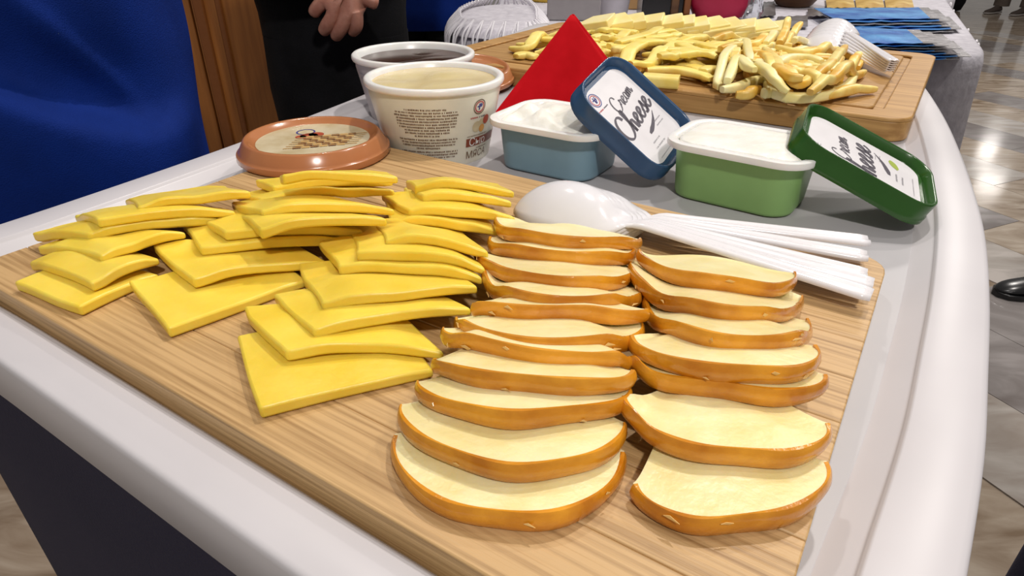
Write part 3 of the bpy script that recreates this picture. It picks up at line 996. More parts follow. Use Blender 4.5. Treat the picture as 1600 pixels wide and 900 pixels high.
def rect_lid(name, q, w, d, mat, lab, grp, leaf):
    """lid with its printed face up; q = centre + euler of the label plane, (w, d) label size"""
    Rm = rot3(*q[3:])
    O = np.array(q[:3]) + np.array([0, 0, ZT])

    def T(p):
        return np.asarray(p, float) @ Rm.T + O
    low = T([[sx * (w / 2 + .008), sy * (d / 2 + .008), -0.0095] for sx in (-1, 1) for sy in (-1, 1)])
    root = empty(name, (O[0], O[1], float(low[:, 2].min())), lab, 'lid', grp)

    def rg(W, Dd, r, z):
        k = rrect(W, Dd, r, 7)
        return T(np.column_stack([k, np.full(len(k), z)]))
    W, Dd = w + 0.0165, d + 0.0165
    prof = [rg(W - 0.004, Dd - 0.004, 0.017, -0.0085), rg(W, Dd, 0.019, -0.0085), rg(W, Dd, 0.019, -0.0045), rg(W - 0.0016, Dd - 0.0016, 0.018, -0.0038), rg(W - 0.0016, Dd - 0.0016, 0.018, 0.0046), rg(W - 0.0024, Dd - 0.0024, 0.018, 0.0055),
            rg(W - 0.0042, Dd - 0.0042, 0.0175, 0.0056), rg(W - 0.0060, Dd - 0.0060, 0.0165, 0.0048), rg(W - 0.0095, Dd - 0.0095, 0.0145, -0.0003), rg(W - 0.012, Dd - 0.012, 0.014, -0.0003)]
    Vt, Ft = loft(prof, cap=False)
    n = len(prof[0])
    Ft.append(tuple(range((len(prof) - 1) * n, len(prof) * n)))
    inner = [rg(W - 0.004, Dd - 0.004, 0.017, -0.0085), rg(W - 0.004, Dd - 0.004, 0.017, -0.0018)]
    Vi, Fi = loft(inner, cap=False)
    Fi.append(tuple(range(n, 2 * n)))
    mk('lid_shell', *join((Vt, Ft), (Vi, Fi)), mat, parent=root, ang=50)
    lr = [rg(w + 0.0015, d + 0.0015, 0.012, -0.0003), rg(w + 0.0015, d + 0.0015, 0.012, 0.0)]
    label = mk('label', *loft(lr), M['label_white'], parent=root, ang=50)

    # label frame: tx runs along +d (front to back), ty along -w (towards the raised end)
    def pr(geo, mat_, nm, dz=0.00012):
        V, F = geo
        p = np.column_stack([-V[:, 1], V[:, 0], np.full(len(V), dz)])
        mk(nm, T(p), F, mat_, parent=label, smooth=False)
    k = w / 0.075
    a = R(8)
    sx0 = -0.005 if leaf else 0.0
    pr(g_at(script_geo('Cream', 0.0112, 0.00058), 0.004 + sx0, 0.0165, a, k), M['ink'], 'lettering')
    pr(g_at(script_geo('Cheese', 0.0168, 0.00115), -0.001 + sx0, 0.0025, a, k), M['ink'], 'lettering')
    sw = smoothpath([(-0.004, -0.0175), (0.004, -0.0155), (0.012, -0.012), (0.019, -0.007)], 16)
    ww = np.interp(np.linspace(0, 1, 16), [0, .2, .6, 1], [0.0010, 0.0020, 0.0015, 0.0003])
    pr(g_at((np.vstack([sw + np.stack([0 * ww, ww], -1), sw - np.stack([0 * ww, ww], -1)]), [(i, i + 1, 17 + i, 16 + i) for i in range(15)]), 0, 0, 0, k), M['ink'], 'swoosh')
    g = np.random.default_rng(4)
    if leaf:
        lf = smoothpath([(-0.006, 0), (-0.002, 0.003), (0.003, 0.0034), (0.006, 0.001), (0.003, -0.002), (-0.003, -0.0022), (-0.006, 0)], 24)[:-1]
        pr(g_at((lf, [tuple(range(23))]), 0.0165, -0.0215, 0.3, 1.0), M['leaf'], 'leaf_print')
        pr(scribble_lines(-0.010, 0.006, -0.0225, 2, 0.0042, 0.0013, g), M['ink_grey'], 'small_print')
        pr(scribble_lines(-0.018, 0.014, -0.034, 1, 0.004, 0.0007, g), M['ink_grey'], 'small_print')
        pr(scribble_lines(-0.022, -0.015, 0.031, 2, 0.002, 0.0008, g), M['ink_grey'], 'small_print')
        pr(scribble_lines(0.008, 0.02, -0.008, 2, 0.003, 0.0007, g), M['ink_grey'], 'small_print')
    else:
        pr(disc_geo(-0.0195, 0.0275, 0.0056, 28, 0.0049), M['ink_blue'], 'logo_ring')
        pr(disc_geo(-0.0195, 0.0275, 0.0043, 28, 0.0036), M['ink_red'], 'logo_ring')
        pr(jn2(rect_geo(-0.022, 0.0275, -0.017, 0.0285), rect_geo(-0.0205, 0.025, -0.0195, 0.030), rect_geo(-0.0185, 0.0265, -0.0175, 0.0300), disc_geo(-0.0195, 0.0262, 0.0012, 8)), M['ink_blue'], 'logo_mark')
        pr(scribble_lines(-0.026, -0.0195, 0.0195, 1, 0.003, 0.0010, g, False), M['ink_red'], 'small_print')
        pr(scribble_lines(-0.019, -0.0125, 0.0195, 1, 0.003, 0.0010, g, False), M['ink'], 'small_print')
        pr(scribble_lines(-0.012, 0.004, -0.022, 2, 0.004, 0.0012, g), M['ink_grey'], 'small_print')
        pr(scribble_lines(0.008, 0.02, -0.013, 2, 0.0032, 0.0009, g), M['ink_grey'], 'small_print')
        pr(scribble_lines(-0.016, 0.012, -0.0325, 1, 0.004, 0.0007, g), M['ink_grey'], 'small_print')
    return root


rect_lid('tub_lid', (0.0864, 0.4478, 0.0290, 0.2939, 0.6477, -0.3599), 0.069, 0.055, M['blue_lid'], 'navy blue lid lettered Cream Cheese, leaning on the pale blue tub', 'cream cheese lids', False)
rect_lid('tub_lid', (0.2208, 0.3888, 0.0178, 0.0831, 0.4129, -0.4039), 0.075, 0.060, M['green_lid'], 'dark green lid lettered Cream Cheese, leaning on the green tub', 'cream cheese lids', True)

# ------------------------------------------------------------------ round tubs and their lids
def round_tub(cx, cy, r, h, rb, wall, fillm, lab, fill_z, seed):
    root = empty('round_tub', (cx, cy, ZT - 0.015), lab, 'tub', 'round cheese tubs')
    z = ZT - 0.015
    prof = [(0.0, z + 0.002), (rb - 0.003, z + 0.002), (rb - 0.002, z), (rb - 0.0005, z), (rb, z + 0.001), (r - 0.0028, z + h - 0.010), (r - 0.0024, z + h - 0.0045), (r - 0.004, z + h - 0.0045), (rb - 0.002, z + 0.006)]
    cup = mk('cup', *lathe(cx, cy, prof), wall, parent=root, ang=50)
    rp = [(r - 0.0035, z + h - 0.006), (r - 0.0022, z + h - 0.0055), (r - 0.0005, z + h - 0.0050), (r + 0.0002, z + h - 0.0035), (r, z + h - 0.001), (r - 0.0012, z + h), (r - 0.0035, z + h), (r - 0.0055, z + h - 0.0012), (r - 0.007, z + h - 0.014)]
    mk('rim', *lathe(cx, cy, rp), M['rim_white'], parent=root, ang=60)
    g = np.random.default_rng(seed)
    ks = g.uniform(30, 130, (6, 2)) * g.choice([-1, 1], (6, 2))
    ph = g.uniform(0, 6, 6)
    rings = []
    for k in (1.0, 0.96, 0.9, 0.8, 0.68, 0.55, 0.42, 0.3, 0.18, 0.07):
        q = ring(cx, cy, 0, (r - 0.0058) * k, (r - 0.0058) * k, 56)
        hh = sum(np.sin((q[:, 0] - cx) * a + (q[:, 1] - cy) * b + p) for (a, b), p in zip(ks, ph)) / 6
        q[:, 2] = z + h - fill_z + 0.0016 * hh * (1 - k ** 5)
        rings.append(q)
    mk('filling', *loft(rings), fillm, parent=root, ang=80)

    def wrap(geo, a0, mat_, nm, rr=0.0002):
        """wrap flat print (x metres along the wall, y metres up from the base) round the cone, centred on angle a0"""
        V, F = geo
        rad = rb + (r - 0.0028 - rb) * (V[:, 1] / (h - 0.010)) + rr
        th = a0 + V[:, 0] / (0.5 * (rb + r))
        p = np.column_stack([cx + rad * np.cos(th), cy + rad * np.sin(th), z + V[:, 1]])
        mk(nm, p, F, mat_, parent=cup, smooth=False)
    return root, wrap


def subdiv_rect(x0, y0, x1, y1, n=16):
    xs = np.linspace(x0, x1, n)
    V = [(x, y0) for x in xs] + [(x, y1) for x in xs]
    return np.array(V), [(i, i + 1, n + i + 1, n + i) for i in range(n - 1)]


t1, wrap1 = round_tub(-0.0594, 0.5047, 0.0532, 0.060, 0.0407, M['tub_white'], M['cream_fill'], 'round cream tub of smooth yellow processed cheese, printed label', 0.0042, 2)
a_f = math.atan2(-0.5047, 0.0594)          # towards the camera
g = np.random.default_rng(11)
rowsW = [.62, .95, 1, .95, .95, .95, .9, .72, .72, .4, .98, .92, .9, .4, 1, 1, .9, .55]
gs = []
y = 0.0452
for i, k in enumerate(rowsW):
    gs.append(scribble_lines(-0.0235 * k, 0.0235 * k, y, 1, 0.002, 0.00125, g, False))
    y -= 0.0022 if i not in (9, 13) else 0.0030
wrap1(jn2(*gs), a_f - 0.17, M['ink_brown'], 'small_print')
aR = a_f + 0.70
wrap1(disc_geo(0, 0.0440, 0.0056, 26, 0.0049), aR, M['ink_brown'], 'logo_ring')
wrap1(disc_geo(0, 0.0440, 0.0043, 26, 0.0034), aR, M['ink_red'], 'logo_ring')
wrap1(jn2(rect_geo(-0.0022, 0.0438, 0.0022, 0.0448), rect_geo(-0.0008, 0.0418, 0.0004, 0.0464), disc_geo(0.0012, 0.0452, 0.0013, 9)), aR, M['ink_blue'], 'logo_mark')
wrap1(scribble_lines(-0.0075, -0.0005, 0.0362, 1, 0.002, 0.0012, g, False), aR, M['ink_red'], 'small_print')
wrap1(scribble_lines(0.0005, 0.0075, 0.0362, 1, 0.002, 0.0012, g, False), aR, M['ink'], 'small_print')
wrap1(jn2(disc_geo(-0.001, 0.0290, 0.0042, 16), disc_geo(0.0035, 0.0315, 0.003, 14)), aR, M['lid_art'], 'flower_print')
wrap1(disc_geo(0.0045, 0.0270, 0.0030, 14), aR, M['orange_print'], 'food_print', 0.0003)
wrap1(disc_geo(0.0085, 0.0330, 0.0035, 14), aR, M['lid_art_red'], 'food_print', 0.0003)
wrap1(subdiv_rect(-0.010, 0.0140, 0.026, 0.0205), aR, M['band_brown'], 'label_band', 0.0002)
wrap1(scribble_lines(-0.0095, 0.012, 0.0222, 1, 0.002, 0.0008, g, False), aR, M['ink_brown'], 'small_print')
wrap1(g_at(text_geo('Сыр', 0.0088), 0.0015, 0.0172), aR, M['rim_white'], 'lettering', 0.0004)
wrap1(scribble_lines(0.001, 0.014, 0.0118, 1, 0.002, 0.0009, g, False), aR, M['ink_brown'], 'small_print')
wrap1(g_at(text_geo('МЯСА', 0.0080), 0.002, 0.0070), aR, M['ink_brown'], 'lettering', 0.0004)

t2, wrap2 = round_tub(-0.0905, 0.6180, 0.0560, 0.0565, 0.0440, M['grey_tub'], M['choc_fill'], 'round tub of dark chocolate spread behind the cream tub', 0.0062, 9)
a2 = math.atan2(-0.618, 0.0905)
wrap2(g_at(text_geo('TZ', 0.010), 0, 0.035), a2 - 0.95, M['ink'], 'lettering')
wrap2(disc_geo(0, 0.020, 0.005, 20, 0.0038), a2 - 0.75, M['ink_brown'], 'logo_ring')
wrap2(jn2(disc_geo(0, 0.020, 0.002, 10)), a2 - 0.75, M['ink_brown'], 'logo_mark')
wrap2(subdiv_rect(-0.012, 0.001, 0.02, 0.013), a2 - 0.62, M['lid_art_dark'], 'label_band')
wrap2(scribble_lines(-0.012, 0.0, 0.043, 2, 0.004, 0.002, g), a2 - 0.95, M['ink_grey'], 'small_print')


def round_lid(c, r, Rm, lab, art=True):
    c = np.array(c, float)

    def T(p):
        return np.asarray(p, float) @ np.array(Rm).T + c
    root = empty('tub_lid', (c[0], c[1], c[2]), lab, 'lid', 'brown round lids')
    prof = [(r - 0.004, 0.0), (r - 0.0005, 0.0), (r + 0.0004, 0.001), (r, 0.0045), (r - 0.0012, 0.005), (r - 0.0018, 0.0062), (r - 0.0055, 0.0128), (r - 0.0065, 0.0138), (r - 0.0080, 0.0138), (r - 0.0095, 0.0128), (r - 0.0125, 0.0098), (r - 0.0135, 0.0096), (0.0, 0.0096)]
    V, F = lathe(0, 0, prof)
    Vi, Fi = lathe(0, 0, [(r - 0.004, 0.0), (r - 0.0075, 0.0085), (0.0, 0.0085)])
    V, F = join((V, F), (Vi, Fi))
    mk('lid_shell', T(V), F, M['brown_lid'], parent=root, ang=50)
    if art:
        rd = r - 0.0138
        Vd, Fd = lathe(0, 0, [(rd, 0.0094), (rd, 0.0099), (0.0, 0.0099)])
        lb = mk('label', T(Vd), Fd, M['lid_art'], parent=root, ang=50)

        def pr(geo, m_, nm, dz=0.0):
            Vp, Fp = geo
            mk(nm, T(np.column_stack([Vp, np.full(len(Vp), 0.0101 + dz)])), Fp, m_, parent=lb, smooth=False)
        pr(g_at(disc_geo(0, 0, 0.007, 22, 0.0058), -0.012, 0.016, 0, 1), M['ink_blue'], 'logo_ring')
        pr(jn2(g_at(disc_geo(0, 0, 0.0065), -0.006, 0.007), g_at(disc_geo(0, 0, 0.0055), -0.002, 0.011), g_at(disc_geo(0, 0, 0.004), -0.011, 0.004)), M['lid_art_red'], 'food_print')
        sk, sd, st = [], [], []
        gg = np.random.default_rng(5)
        for i in range(6):
            o = 0.009 - 0.0050 * i
            a = R(22)
            sk.append(g_at(rect_geo(-0.022, -0.0006, 0.028, 0.0006), 0.008, o, a))
            for k in range(6):
                b = g_at(rect_geo(-0.0027, -0.0021, 0.0027, 0.0021), 0.008 + math.cos(a) * (-0.013 + 0.006 * k) - math.sin(a) * 0, o + math.sin(a) * (-0.013 + 0.006 * k), a)
                (sd if (k + i) % 2 else st).append(b)
        pr(jn2(*st), M['lid_art_tan'], 'food_print', 0.0001)
        pr(jn2(*sd), M['lid_art_dark'], 'food_print', 0.0001)
        pr(jn2(*sk), M['lid_art_tan'], 'food_print', 0.00015)
    return root


round_lid((-0.1428, 0.4525, ZT + 0.0006), 0.0535, Matrix.Rotation(R(-6), 3, 'Z'), 'caramel brown round lid with skewer artwork lying on the bamboo board')
round_lid((-0.052, 0.728, ZT - 0.006), 0.0545, Matrix.Rotation(R(20), 3, 'Z') @ Matrix.Rotation(R(6), 3, 'X'), 'caramel brown round lid propped behind the tubs beside the red napkin', art=False)

# ------------------------------------------------------------------ red napkin
pk = PY(893, 21, 0.655)
Lb = np.array([-0.022, 0.590, ZT - 0.0148])
Rb = np.array([0.128, 0.628, ZT - 0.0148])
Bb = np.array([0.055, 0.690, ZT - 0.0148])
nap = []


def sheet(p0, p1, top, bul, n=14, off=(0, 0, 0)):
    V, F = [], []
    p0, p1, top = (np.array(a) + np.array(off) for a in (p0, p1, top))
    nr = np.cross(p1 - p0, top - p0)
    nr /= np.linalg.norm(nr)
    for i in range(n + 1):
        a = i / n
        for j in range(n + 1):
            b = j / n
            w = 1 - a * 0.985
            p = p0 * (1 - b) * w + p1 * b * w + top * (1 - w)
            p = p + nr * bul * math.sin(math.pi * b) * w * (0.5 + a)
            V.append(p)
    for i in range(n):
        for j in range(n):
            F.append((i * (n + 1) + j, i * (n + 1) + j + 1, (i + 1) * (n + 1) + j + 1, (i + 1) * (n + 1) + j))
    return V, F


napkin = empty('paper_napkin', (pk[0], 0.62, ZT - 0.015), 'red paper napkin folded into a standing point behind the blue tub', 'napkin')
mk('front_fold', *sheet(Lb, Rb, pk, 0.006), M['napkin'], parent=napkin, solid=0.0012)
mk('inner_fold', *sheet(Lb + np.array([0.003, 0.006, 0]), Rb + np.array([0.004, 0.004, 0]), pk + np.array([0.003, 0.004, -0.001]), 0.0), M['napkin'], parent=napkin, solid=0.0012)
mk('back_fold', *sheet(Rb + np.array([0.004, 0.006, 0]), Bb, pk + np.array([0.002, 0.005, 0]), 0.002), M['napkin'], parent=napkin, solid=0.0012)
mk('back_fold', *sheet(Bb, Lb + np.array([0.003, 0.009, 0]), pk + np.array([0.002, 0.006, 0]), 0.002), M['napkin'], parent=napkin, solid=0.0012)

# ------------------------------------------------------------------ second board
BU0, BU1, BV0, BV1, BTOP = -0.520, -0.008, 0.612, 0.955, 0.005
board2 = empty('serving_board', uv((BU0 + BU1) / 2, (BV0 + BV1) / 2, -0.015), 'thick oak serving board with a juice groove under the cheese sticks', 'cutting board')
NP2 = 7
pv = np.linspace(BV0, BV1, NP2 + 1)
RC = 0.02
for i in range(NP2):
    a, b = pv[i] + 0.00012, pv[i + 1] - 0.00012
    if i == 0:
        loop = [(BU0, b)] + [(BU0 + RC - RC * math.cos(t), a + RC - RC * math.sin(t)) for t in np.linspace(0, math.pi / 2, 7)] + [(BU1 - RC + RC * math.sin(t), a + RC - RC * math.cos(t)) for t in np.linspace(0, math.pi / 2, 7)] + [(BU1, b)]
    elif i == NP2 - 1:
        loop = [(BU0, a), (BU1, a)] + [(BU1 - RC + RC * math.cos(t), b - RC + RC * math.sin(t)) for t in np.linspace(0, math.pi / 2, 7)] + [(BU0 + RC - RC * math.sin(t), b - RC + RC * math.cos(t)) for t in np.linspace(0, math.pi / 2, 7)]
    else:
        loop = [(BU0, a), (BU1, a), (BU1, b), (BU0, b)]
    rings = [np.array([uv(q[0], q[1], z) for q in loop]) for z in (-0.0148, BTOP - 0.003)]
    mk('oak_strip', *loft(rings), M['oak'], parent=board2, bevel=0.0012, seg=2)


def frame_geo(o, w, z0, z1):
    """rectangular ring on the second board, o = inset of its outer edge, w = width"""
    L0 = rrect(BU1 - BU0 - 2 * o, BV1 - BV0 - 2 * o, max(0.020 - o * 0.4, 0.006), 6)
    L1 = rrect(BU1 - BU0 - 2 * (o + w), BV1 - BV0 - 2 * (o + w), max(0.020 - (o + w) * 0.4, 0.005), 6)
    cu, cv = (BU0 + BU1) / 2, (BV0 + BV1) / 2
    R0 = [np.array([uv(cu + q[0], cv + q[1], z) for q in L]) for L, z in ((L0, z0), (L0, z1), (L1, z1), (L1, z0))]
    return R0


r_ = frame_geo(0.0, 0.024, BTOP - 0.003, BTOP)
Vf, Ff = loft(r_ + [r_[0]], cap=False)
mk('border', Vf, Ff, M['oak'], parent=board2, bevel=0.0012, seg=2)
L1 = rrect(BU1 - BU0 - 2 * 0.032, BV1 - BV0 - 2 * 0.032, 0.007, 6)
cu, cv = (BU0 + BU1) / 2, (BV0 + BV1) / 2
mk('centre_field', *loft([np.array([uv(cu + q[0], cv + q[1], z) for q in L1]) for z in (BTOP - 0.003, BTOP)]), M['oak'], parent=board2, bevel=0.0012, seg=2)

# ------------------------------------------------------------------ cheese sticks piled on the second board
FS = Field(-0.2, 0.45, 1.0, 0.9, 0.002)
FS.h[:] = BTOP


def stick(pts, w, t, mat, name, lab, grp, lift=None, taper=True, z=0.012, it=12, p=3.0, seed=0, cap=0.016):
    """pts: (px, py[, extra height]) along the stick; laid over what is already there"""
    g_ = np.random.default_rng(seed)
    ex = np.array([q[2] if len(q) > 2 else 0.0 for q in pts])
    n = 16
    zz = np.full(len(pts), z) + ex
    for _ in range(6):
        c = np.array([P(q[0], q[1], a)[:2] for q, a in zip(pts, zz)])
        xy = smoothpath(c, n)
        e = np.interp(np.linspace(0, 1, n), np.linspace(0, 1, len(pts)), ex)
        d = np.gradient(xy, axis=0)
        d /= np.linalg.norm(d, axis=1)[:, None] + 1e-9
        nn = np.stack([-d[:, 1], d[:, 0]], -1)
        grid = np.stack([xy + nn * (k * w * 0.45) for k in (-1, -.5, 0, .5, 1)], 1)
        h = np.minimum(FS.get(grid).max(1), BTOP + cap)
        s = h.copy()
        for _k in range(it):
            q_ = np.pad(s, 1, mode='edge')
            s = np.maximum(h, (q_[:-2] + q_[2:] + q_[1:-1]) / 3)
        s = s + 0.0003 + e
        zz = 0.5 * zz + 0.5 * (np.interp(np.linspace(0, 1, len(pts)), np.linspace(0, 1, n), s) + t / 2)
    FS.put(upsample(grid, 3), upsample(np.repeat((s - e + t * 0.85)[:, None], 5, 1), 3))
    path = np.column_stack([xy, ZT + s + t / 2])
    tp = np.ones(n)
    if taper:
        tp = np.interp(np.linspace(0, 1, n), [0, 0.12, 0.5, 0.9, 1], [0.7, 0.95, 1.0, 0.85, 0.55]) * (1 + 0.06 * np.sin(np.linspace(0, 9, n) + g_.uniform(0, 6)))
    V, F = tube(path, w / 2, t / 2, n=12, p=3.6, taper=tp)
    o = mk(name, V, F, mat, ang=60)
    return tag(o, lab, 'cheese stick', grp)


GP = 'pale yellow cheese strips on the oak board'
GG = 'golden and ivory cheese sticks on the oak board'
LP = 'pale yellow cheese strip in the overlapping pile behind the red napkin'
LG = 'golden smoked cheese stick in the tangled pile at the right of the oak board'
# hidden lower layer
for i in range(44):
    u_, v_ = rng.uniform(-0.43, -0.20), rng.uniform(0.69, 0.88)
    a = rng.normal(0.15, 0.5)
    c_ = uv(u_, v_, 0.01)
    L_ = rng.uniform(0.05, 0.08)

    def proj(p):
        q = np.array(p) - np.array([0, 0, ZT + CAMH])
        dep = q[1] * math.cos(PITCH) - q[2] * math.sin(PITCH)
        up = q[1] * math.sin(PITCH) + q[2] * math.cos(PITCH)
        return (800 + FPX * q[0] / dep, 450 - FPX * up / dep)
    e1, e2 = c_ + np.array([math.cos(a), math.sin(a), 0]) * L_ / 2, c_ - np.array([math.cos(a), math.sin(a), 0]) * L_ / 2
    stick([proj(e1), proj(e2)], 0.014, 0.0065, M['stick'], 'cheese_strip', LP, GP, z=0.01, seed=i)
pale = [[(800, 75), (825, 66), (852, 60)], [(806, 88), (822, 84), (838, 84)],
        [(926, 60), (945, 58), (968, 55)], [(928, 50), (953, 49)], [(945, 63), (985, 51)], [(951, 73), (1007, 68), (1040, 72)], [(965, 68), (1010, 56), (1032, 48)], [(1007, 61), (1035, 60), (1061, 56)], [(1062, 66), (1085, 63), (1110, 55)],
        [(962, 96), (980, 82)], [(958, 85), (975, 79)], [(972, 97), (990, 90), (1007, 81)], [(985, 98), (1020, 86), (1056, 66)], [(1060, 70), (1085, 80), (1112, 84)], [(1040, 80), (1066, 80), (1090, 82)],
        [(1030, 88), (1058, 86), (1075, 84)], [(1056, 87), (1085, 96), (1118, 95)], [(1088, 70), (1105, 74), (1127, 78)], [(1095, 100), (1110, 104), (1124, 104)], [(1098, 112), (1112, 108), (1124, 108)],
        [(994, 108), (1025, 96), (1055, 90)], [(1060, 102), (1085, 107), (1104, 114)], [(1010, 109), (1050, 109), (1085, 115), (1112, 124)]]
for i, q in enumerate(pale):
    stick(q, 0.0155, 0.0075, M['stick'], 'cheese_strip', LP, GP, seed=40 + i, cap=0.004 if i > 19 else 0.016)
stick([(1005, 124), (1032, 126), (1061, 128)], 0.021, 0.012, M['stick'], 'cheese_strip', 'thick rolled pale cheese strip at the front edge of the oak board', GP, taper=False, seed=1, cap=0.001)
stick([(1100, 124), (1108, 121), (1120, 118)], 0.008, 0.006, M['stick'], 'cheese_strip', 'short crumb of yellow cheese at the front of the strip pile', GP, seed=2, cap=0.001)

for i in range(44):
    u_, v_ = rng.uniform(-0.150, -0.075), rng.uniform(0.70, 0.86)
    a = rng.uniform(0, 3.14)
    c_ = uv(u_ - (v_ - 0.66) * 0.25, v_, 0.01)
    L_ = rng.uniform(0.04, 0.065)
    dv = np.array([math.cos(a), math.sin(a), 0]) * L_ / 2
    bend = np.array([-math.sin(a), math.cos(a), 0]) * rng.normal(0, 0.008)
    stick([proj(c_ - dv), proj(c_ + bend), proj(c_ + dv)], rng.uniform(0.0085, 0.0105), 0.0085, M['gold'] if i % 3 else M['pale'], 'cheese_stick', LG, GG, z=0.01, seed=70 + i)
gold = [([(1112, 66), (1150, 62), (1198, 58)], 'gold'), ([(1125, 78), (1150, 74), (1170, 70)], 'gold'), ([(1168, 72), (1185, 70), (1199, 64)], 'gold'), ([(1196, 70), (1206, 64), (1214, 58)], 'pale'),
        ([(1215, 75), (1240, 83), (1270, 84), (1305, 85)], 'gold'), ([(1280, 74), (1300, 66), (1312, 44, 0.016)], 'gold'), ([(1225, 72), (1242, 52, 0.008), (1252, 36, 0.022)], 'gold'), ([(1218, 68), (1226, 52, 0.008), (1230, 36, 0.018)], 'gold'),
        ([(1240, 66), (1258, 60), (1275, 62), (1292, 66)], 'pale'), ([(1300, 82), (1325, 76), (1350, 73)], 'gold'), ([(1322, 78), (1342, 92), (1340, 106)], 'gold'), ([(1305, 100), (1330, 96), (1343, 84)], 'gold'),
        ([(1276, 118), (1300, 98), (1318, 76), (1324, 60, 0.012)], 'gold'), ([(1216, 100), (1235, 92), (1260, 92), (1284, 98)], 'pale'), ([(1150, 70), (1164, 66), (1168, 80), (1172, 96)], 'pale'),
        ([(1140, 110), (1146, 95), (1152, 78)], 'gold'), ([(1126, 136), (1124, 112), (1134, 86), (1148, 74)], 'pale'), ([(1188, 84), (1200, 92), (1212, 110), (1240, 140)], 'gold'), ([(1195, 78), (1212, 98), (1224, 118), (1238, 142)], 'gold'),
        ([(1156, 102), (1185, 106), (1210, 120), (1232, 142)], 'pale'), ([(1222, 106), (1245, 122), (1270, 144)], 'gold'), ([(1210, 104), (1230, 120), (1250, 144)], 'gold'), ([(1136, 128), (1150, 114), (1165, 112), (1178, 118)], 'pale'),
        ([(1236, 112), (1262, 116), (1282, 124)], 'gold'), ([(1268, 134), (1295, 124), (1325, 116), (1350, 112)], 'gold'), ([(1150, 148), (1170, 144), (1186, 138)], 'gold'), ([(1128, 140), (1155, 136), (1180, 126), (1196, 124), (1208, 132)], 'pale'),
        ([(1198, 132), (1212, 146), (1240, 153), (1285, 150), (1320, 138), (1335, 120)], 'pale'), ([(1290, 150), (1320, 142), (1345, 138), (1368, 139)], 'gold'), ([(1192, 146), (1205, 145)], 'pale')]
glab = {27: 'long ivory cheese stick curling along the very front of the tangled pile', 5: 'golden stick standing up beside the white spoon bowl', 6: 'thick golden stick pointing straight up at the back of the pile', 28: 'yellow stick ending farthest right at the front of the pile',
        16: 'ivory stick forming the left-hand loop of the tangled pile'}
for i, (q, k) in enumerate(gold):
    stick(q, 0.0098, 0.0088, M[k], 'cheese_stick', glab.get(i, LG), GG, seed=120 + i, it=8, cap=0.003 if i >= 25 else 0.020)

# back row of cheese wedges, shingled
wl = [(935, 42), (962, 41), (985, 41), (1012, 42), (1040, 44), (1060, 45), (1082, 47), (1106, 48), (1130, 50), (1154, 51), (1178, 53), (1200, 55)]
for i, (x_, y_) in enumerate(wl):
    c_ = P(x_, y_ + 7, 0.010)
    tl = Matrix.Rotation(R(-12), 3, 'Y') @ Matrix.Rotation(R(9), 3, 'X')
    a = rng.normal(-0.35, 0.22)
    sx, sy, sz = 0.056 + rng.normal(0, 0.004), 0.046, 0.012
    V = np.array([(-sx / 2, -sy / 2, 0), (sx / 2, -sy / 2, 0), (sx * 0.30, sy / 2, 0), (-sx * 0.34, sy / 2, 0)])
    V = np.vstack([V, V + np.array([0, 0, sz])])
    Mx = np.array(Matrix.Rotation(a, 3, 'Z') @ tl)
    V = V @ Mx.T
    V = V + np.array([c_[0], c_[1], 0])
    V[:, 2] += ZT + BTOP + 0.0005 - V[:, 2].min()
    o = mk('cheese_wedge', V, [(0, 3, 2, 1), (4, 5, 6, 7), (0, 1, 5, 4), (1, 2, 6, 5), (2, 3, 7, 6), (3, 0, 4, 7)], M['ivory'], bevel=0.0015, seg=2)
    lab = 'leftmost pale cheese wedge in the back row on the oak board' if i == 0 else ('rightmost pale cheese wedge in the back row on the oak board' if i == len(wl) - 1 else '%s pale cheese wedge from the left in the back row' % (ORD + ['eleventh', 'twelfth'])[i].replace('nearest', 'first'))
    if i == 10:
        lab = 'pale cheese wedge second from the right in the back row'
    tag(o, lab, 'cheese wedge', 'pale cheese wedges in the back row')

# spoons lying across the right end of the oak board
for i in range(6):
    b_ = P(1292 + 2.5 * i, 62 - 1.6 * i, 0.02)
    t_ = P(1390 + 1.5 * i, 113 - 3.2 * i, 0.010 + 0.0022 * i)
    spoon(b_, t_, 0.012, 0.0022 * i, ['white plastic spoon at the bottom of the bundle beside the cheese sticks', 'second white spoon up in the bundle beside the cheese sticks', 'third white spoon up in the bundle beside the cheese sticks', 'fourth white spoon up in the bundle beside the cheese sticks', 'fifth white spoon up in the bundle beside the cheese sticks', 'topmost white spoon of the bundle next to the blue sachets'][i],
          'spoons bundled at the end of the oak board', tipz=0.010 + 0.0022 * i, scale=1.15, hgt=0.016)

# ------------------------------------------------------------------ lace-covered table behind
ZB = -0.045
tbl_pts = np.array([(-0.07, 1.235), (0.30, 1.165), (0.66, 1.075), (0.735, 1.075), (0.785, 1.125), (0.86, 1.27), (1.00, 1.55), (1.16, 1.87), (1.30, 2.15), (0.9, 2.45), (0.10, 2.45), (0.0, 2.2), (-0.04, 1.75), (-0.085, 1.45), (-0.10, 1.29)])
TB = densify(tbl_pts, 0.03)
tg = np.roll(TB, -1, 0) - np.roll(TB, 1, 0)
tg /= np.linalg.norm(tg, axis=1)[:, None]
nout = np.stack([tg[:, 1], -tg[:, 0]], -1)
table = empty('back_table', (0.5, 1.7, 0), 'table under a white lace cloth behind the cheese boards', 'table')
mk('table_top', *loft([np.column_stack([TB - nout * 0.02, np.full(len(TB), ZT + ZB - z)]) for z in (0.03, 0.004)]), M['wood_trim'], parent=table)
for q in ((0.08, 1.35), (0.66, 1.22), (0.15, 2.3), (1.05, 2.2)):
    mk('leg', *box((q[0], q[1], 0), 0.05, 0.05, ZT + ZB - 0.03), M['wood_trim'], parent=table)
arc = np.cumsum(np.r_[0, np.linalg.norm(np.diff(TB, axis=0), axis=1)])
cl = []
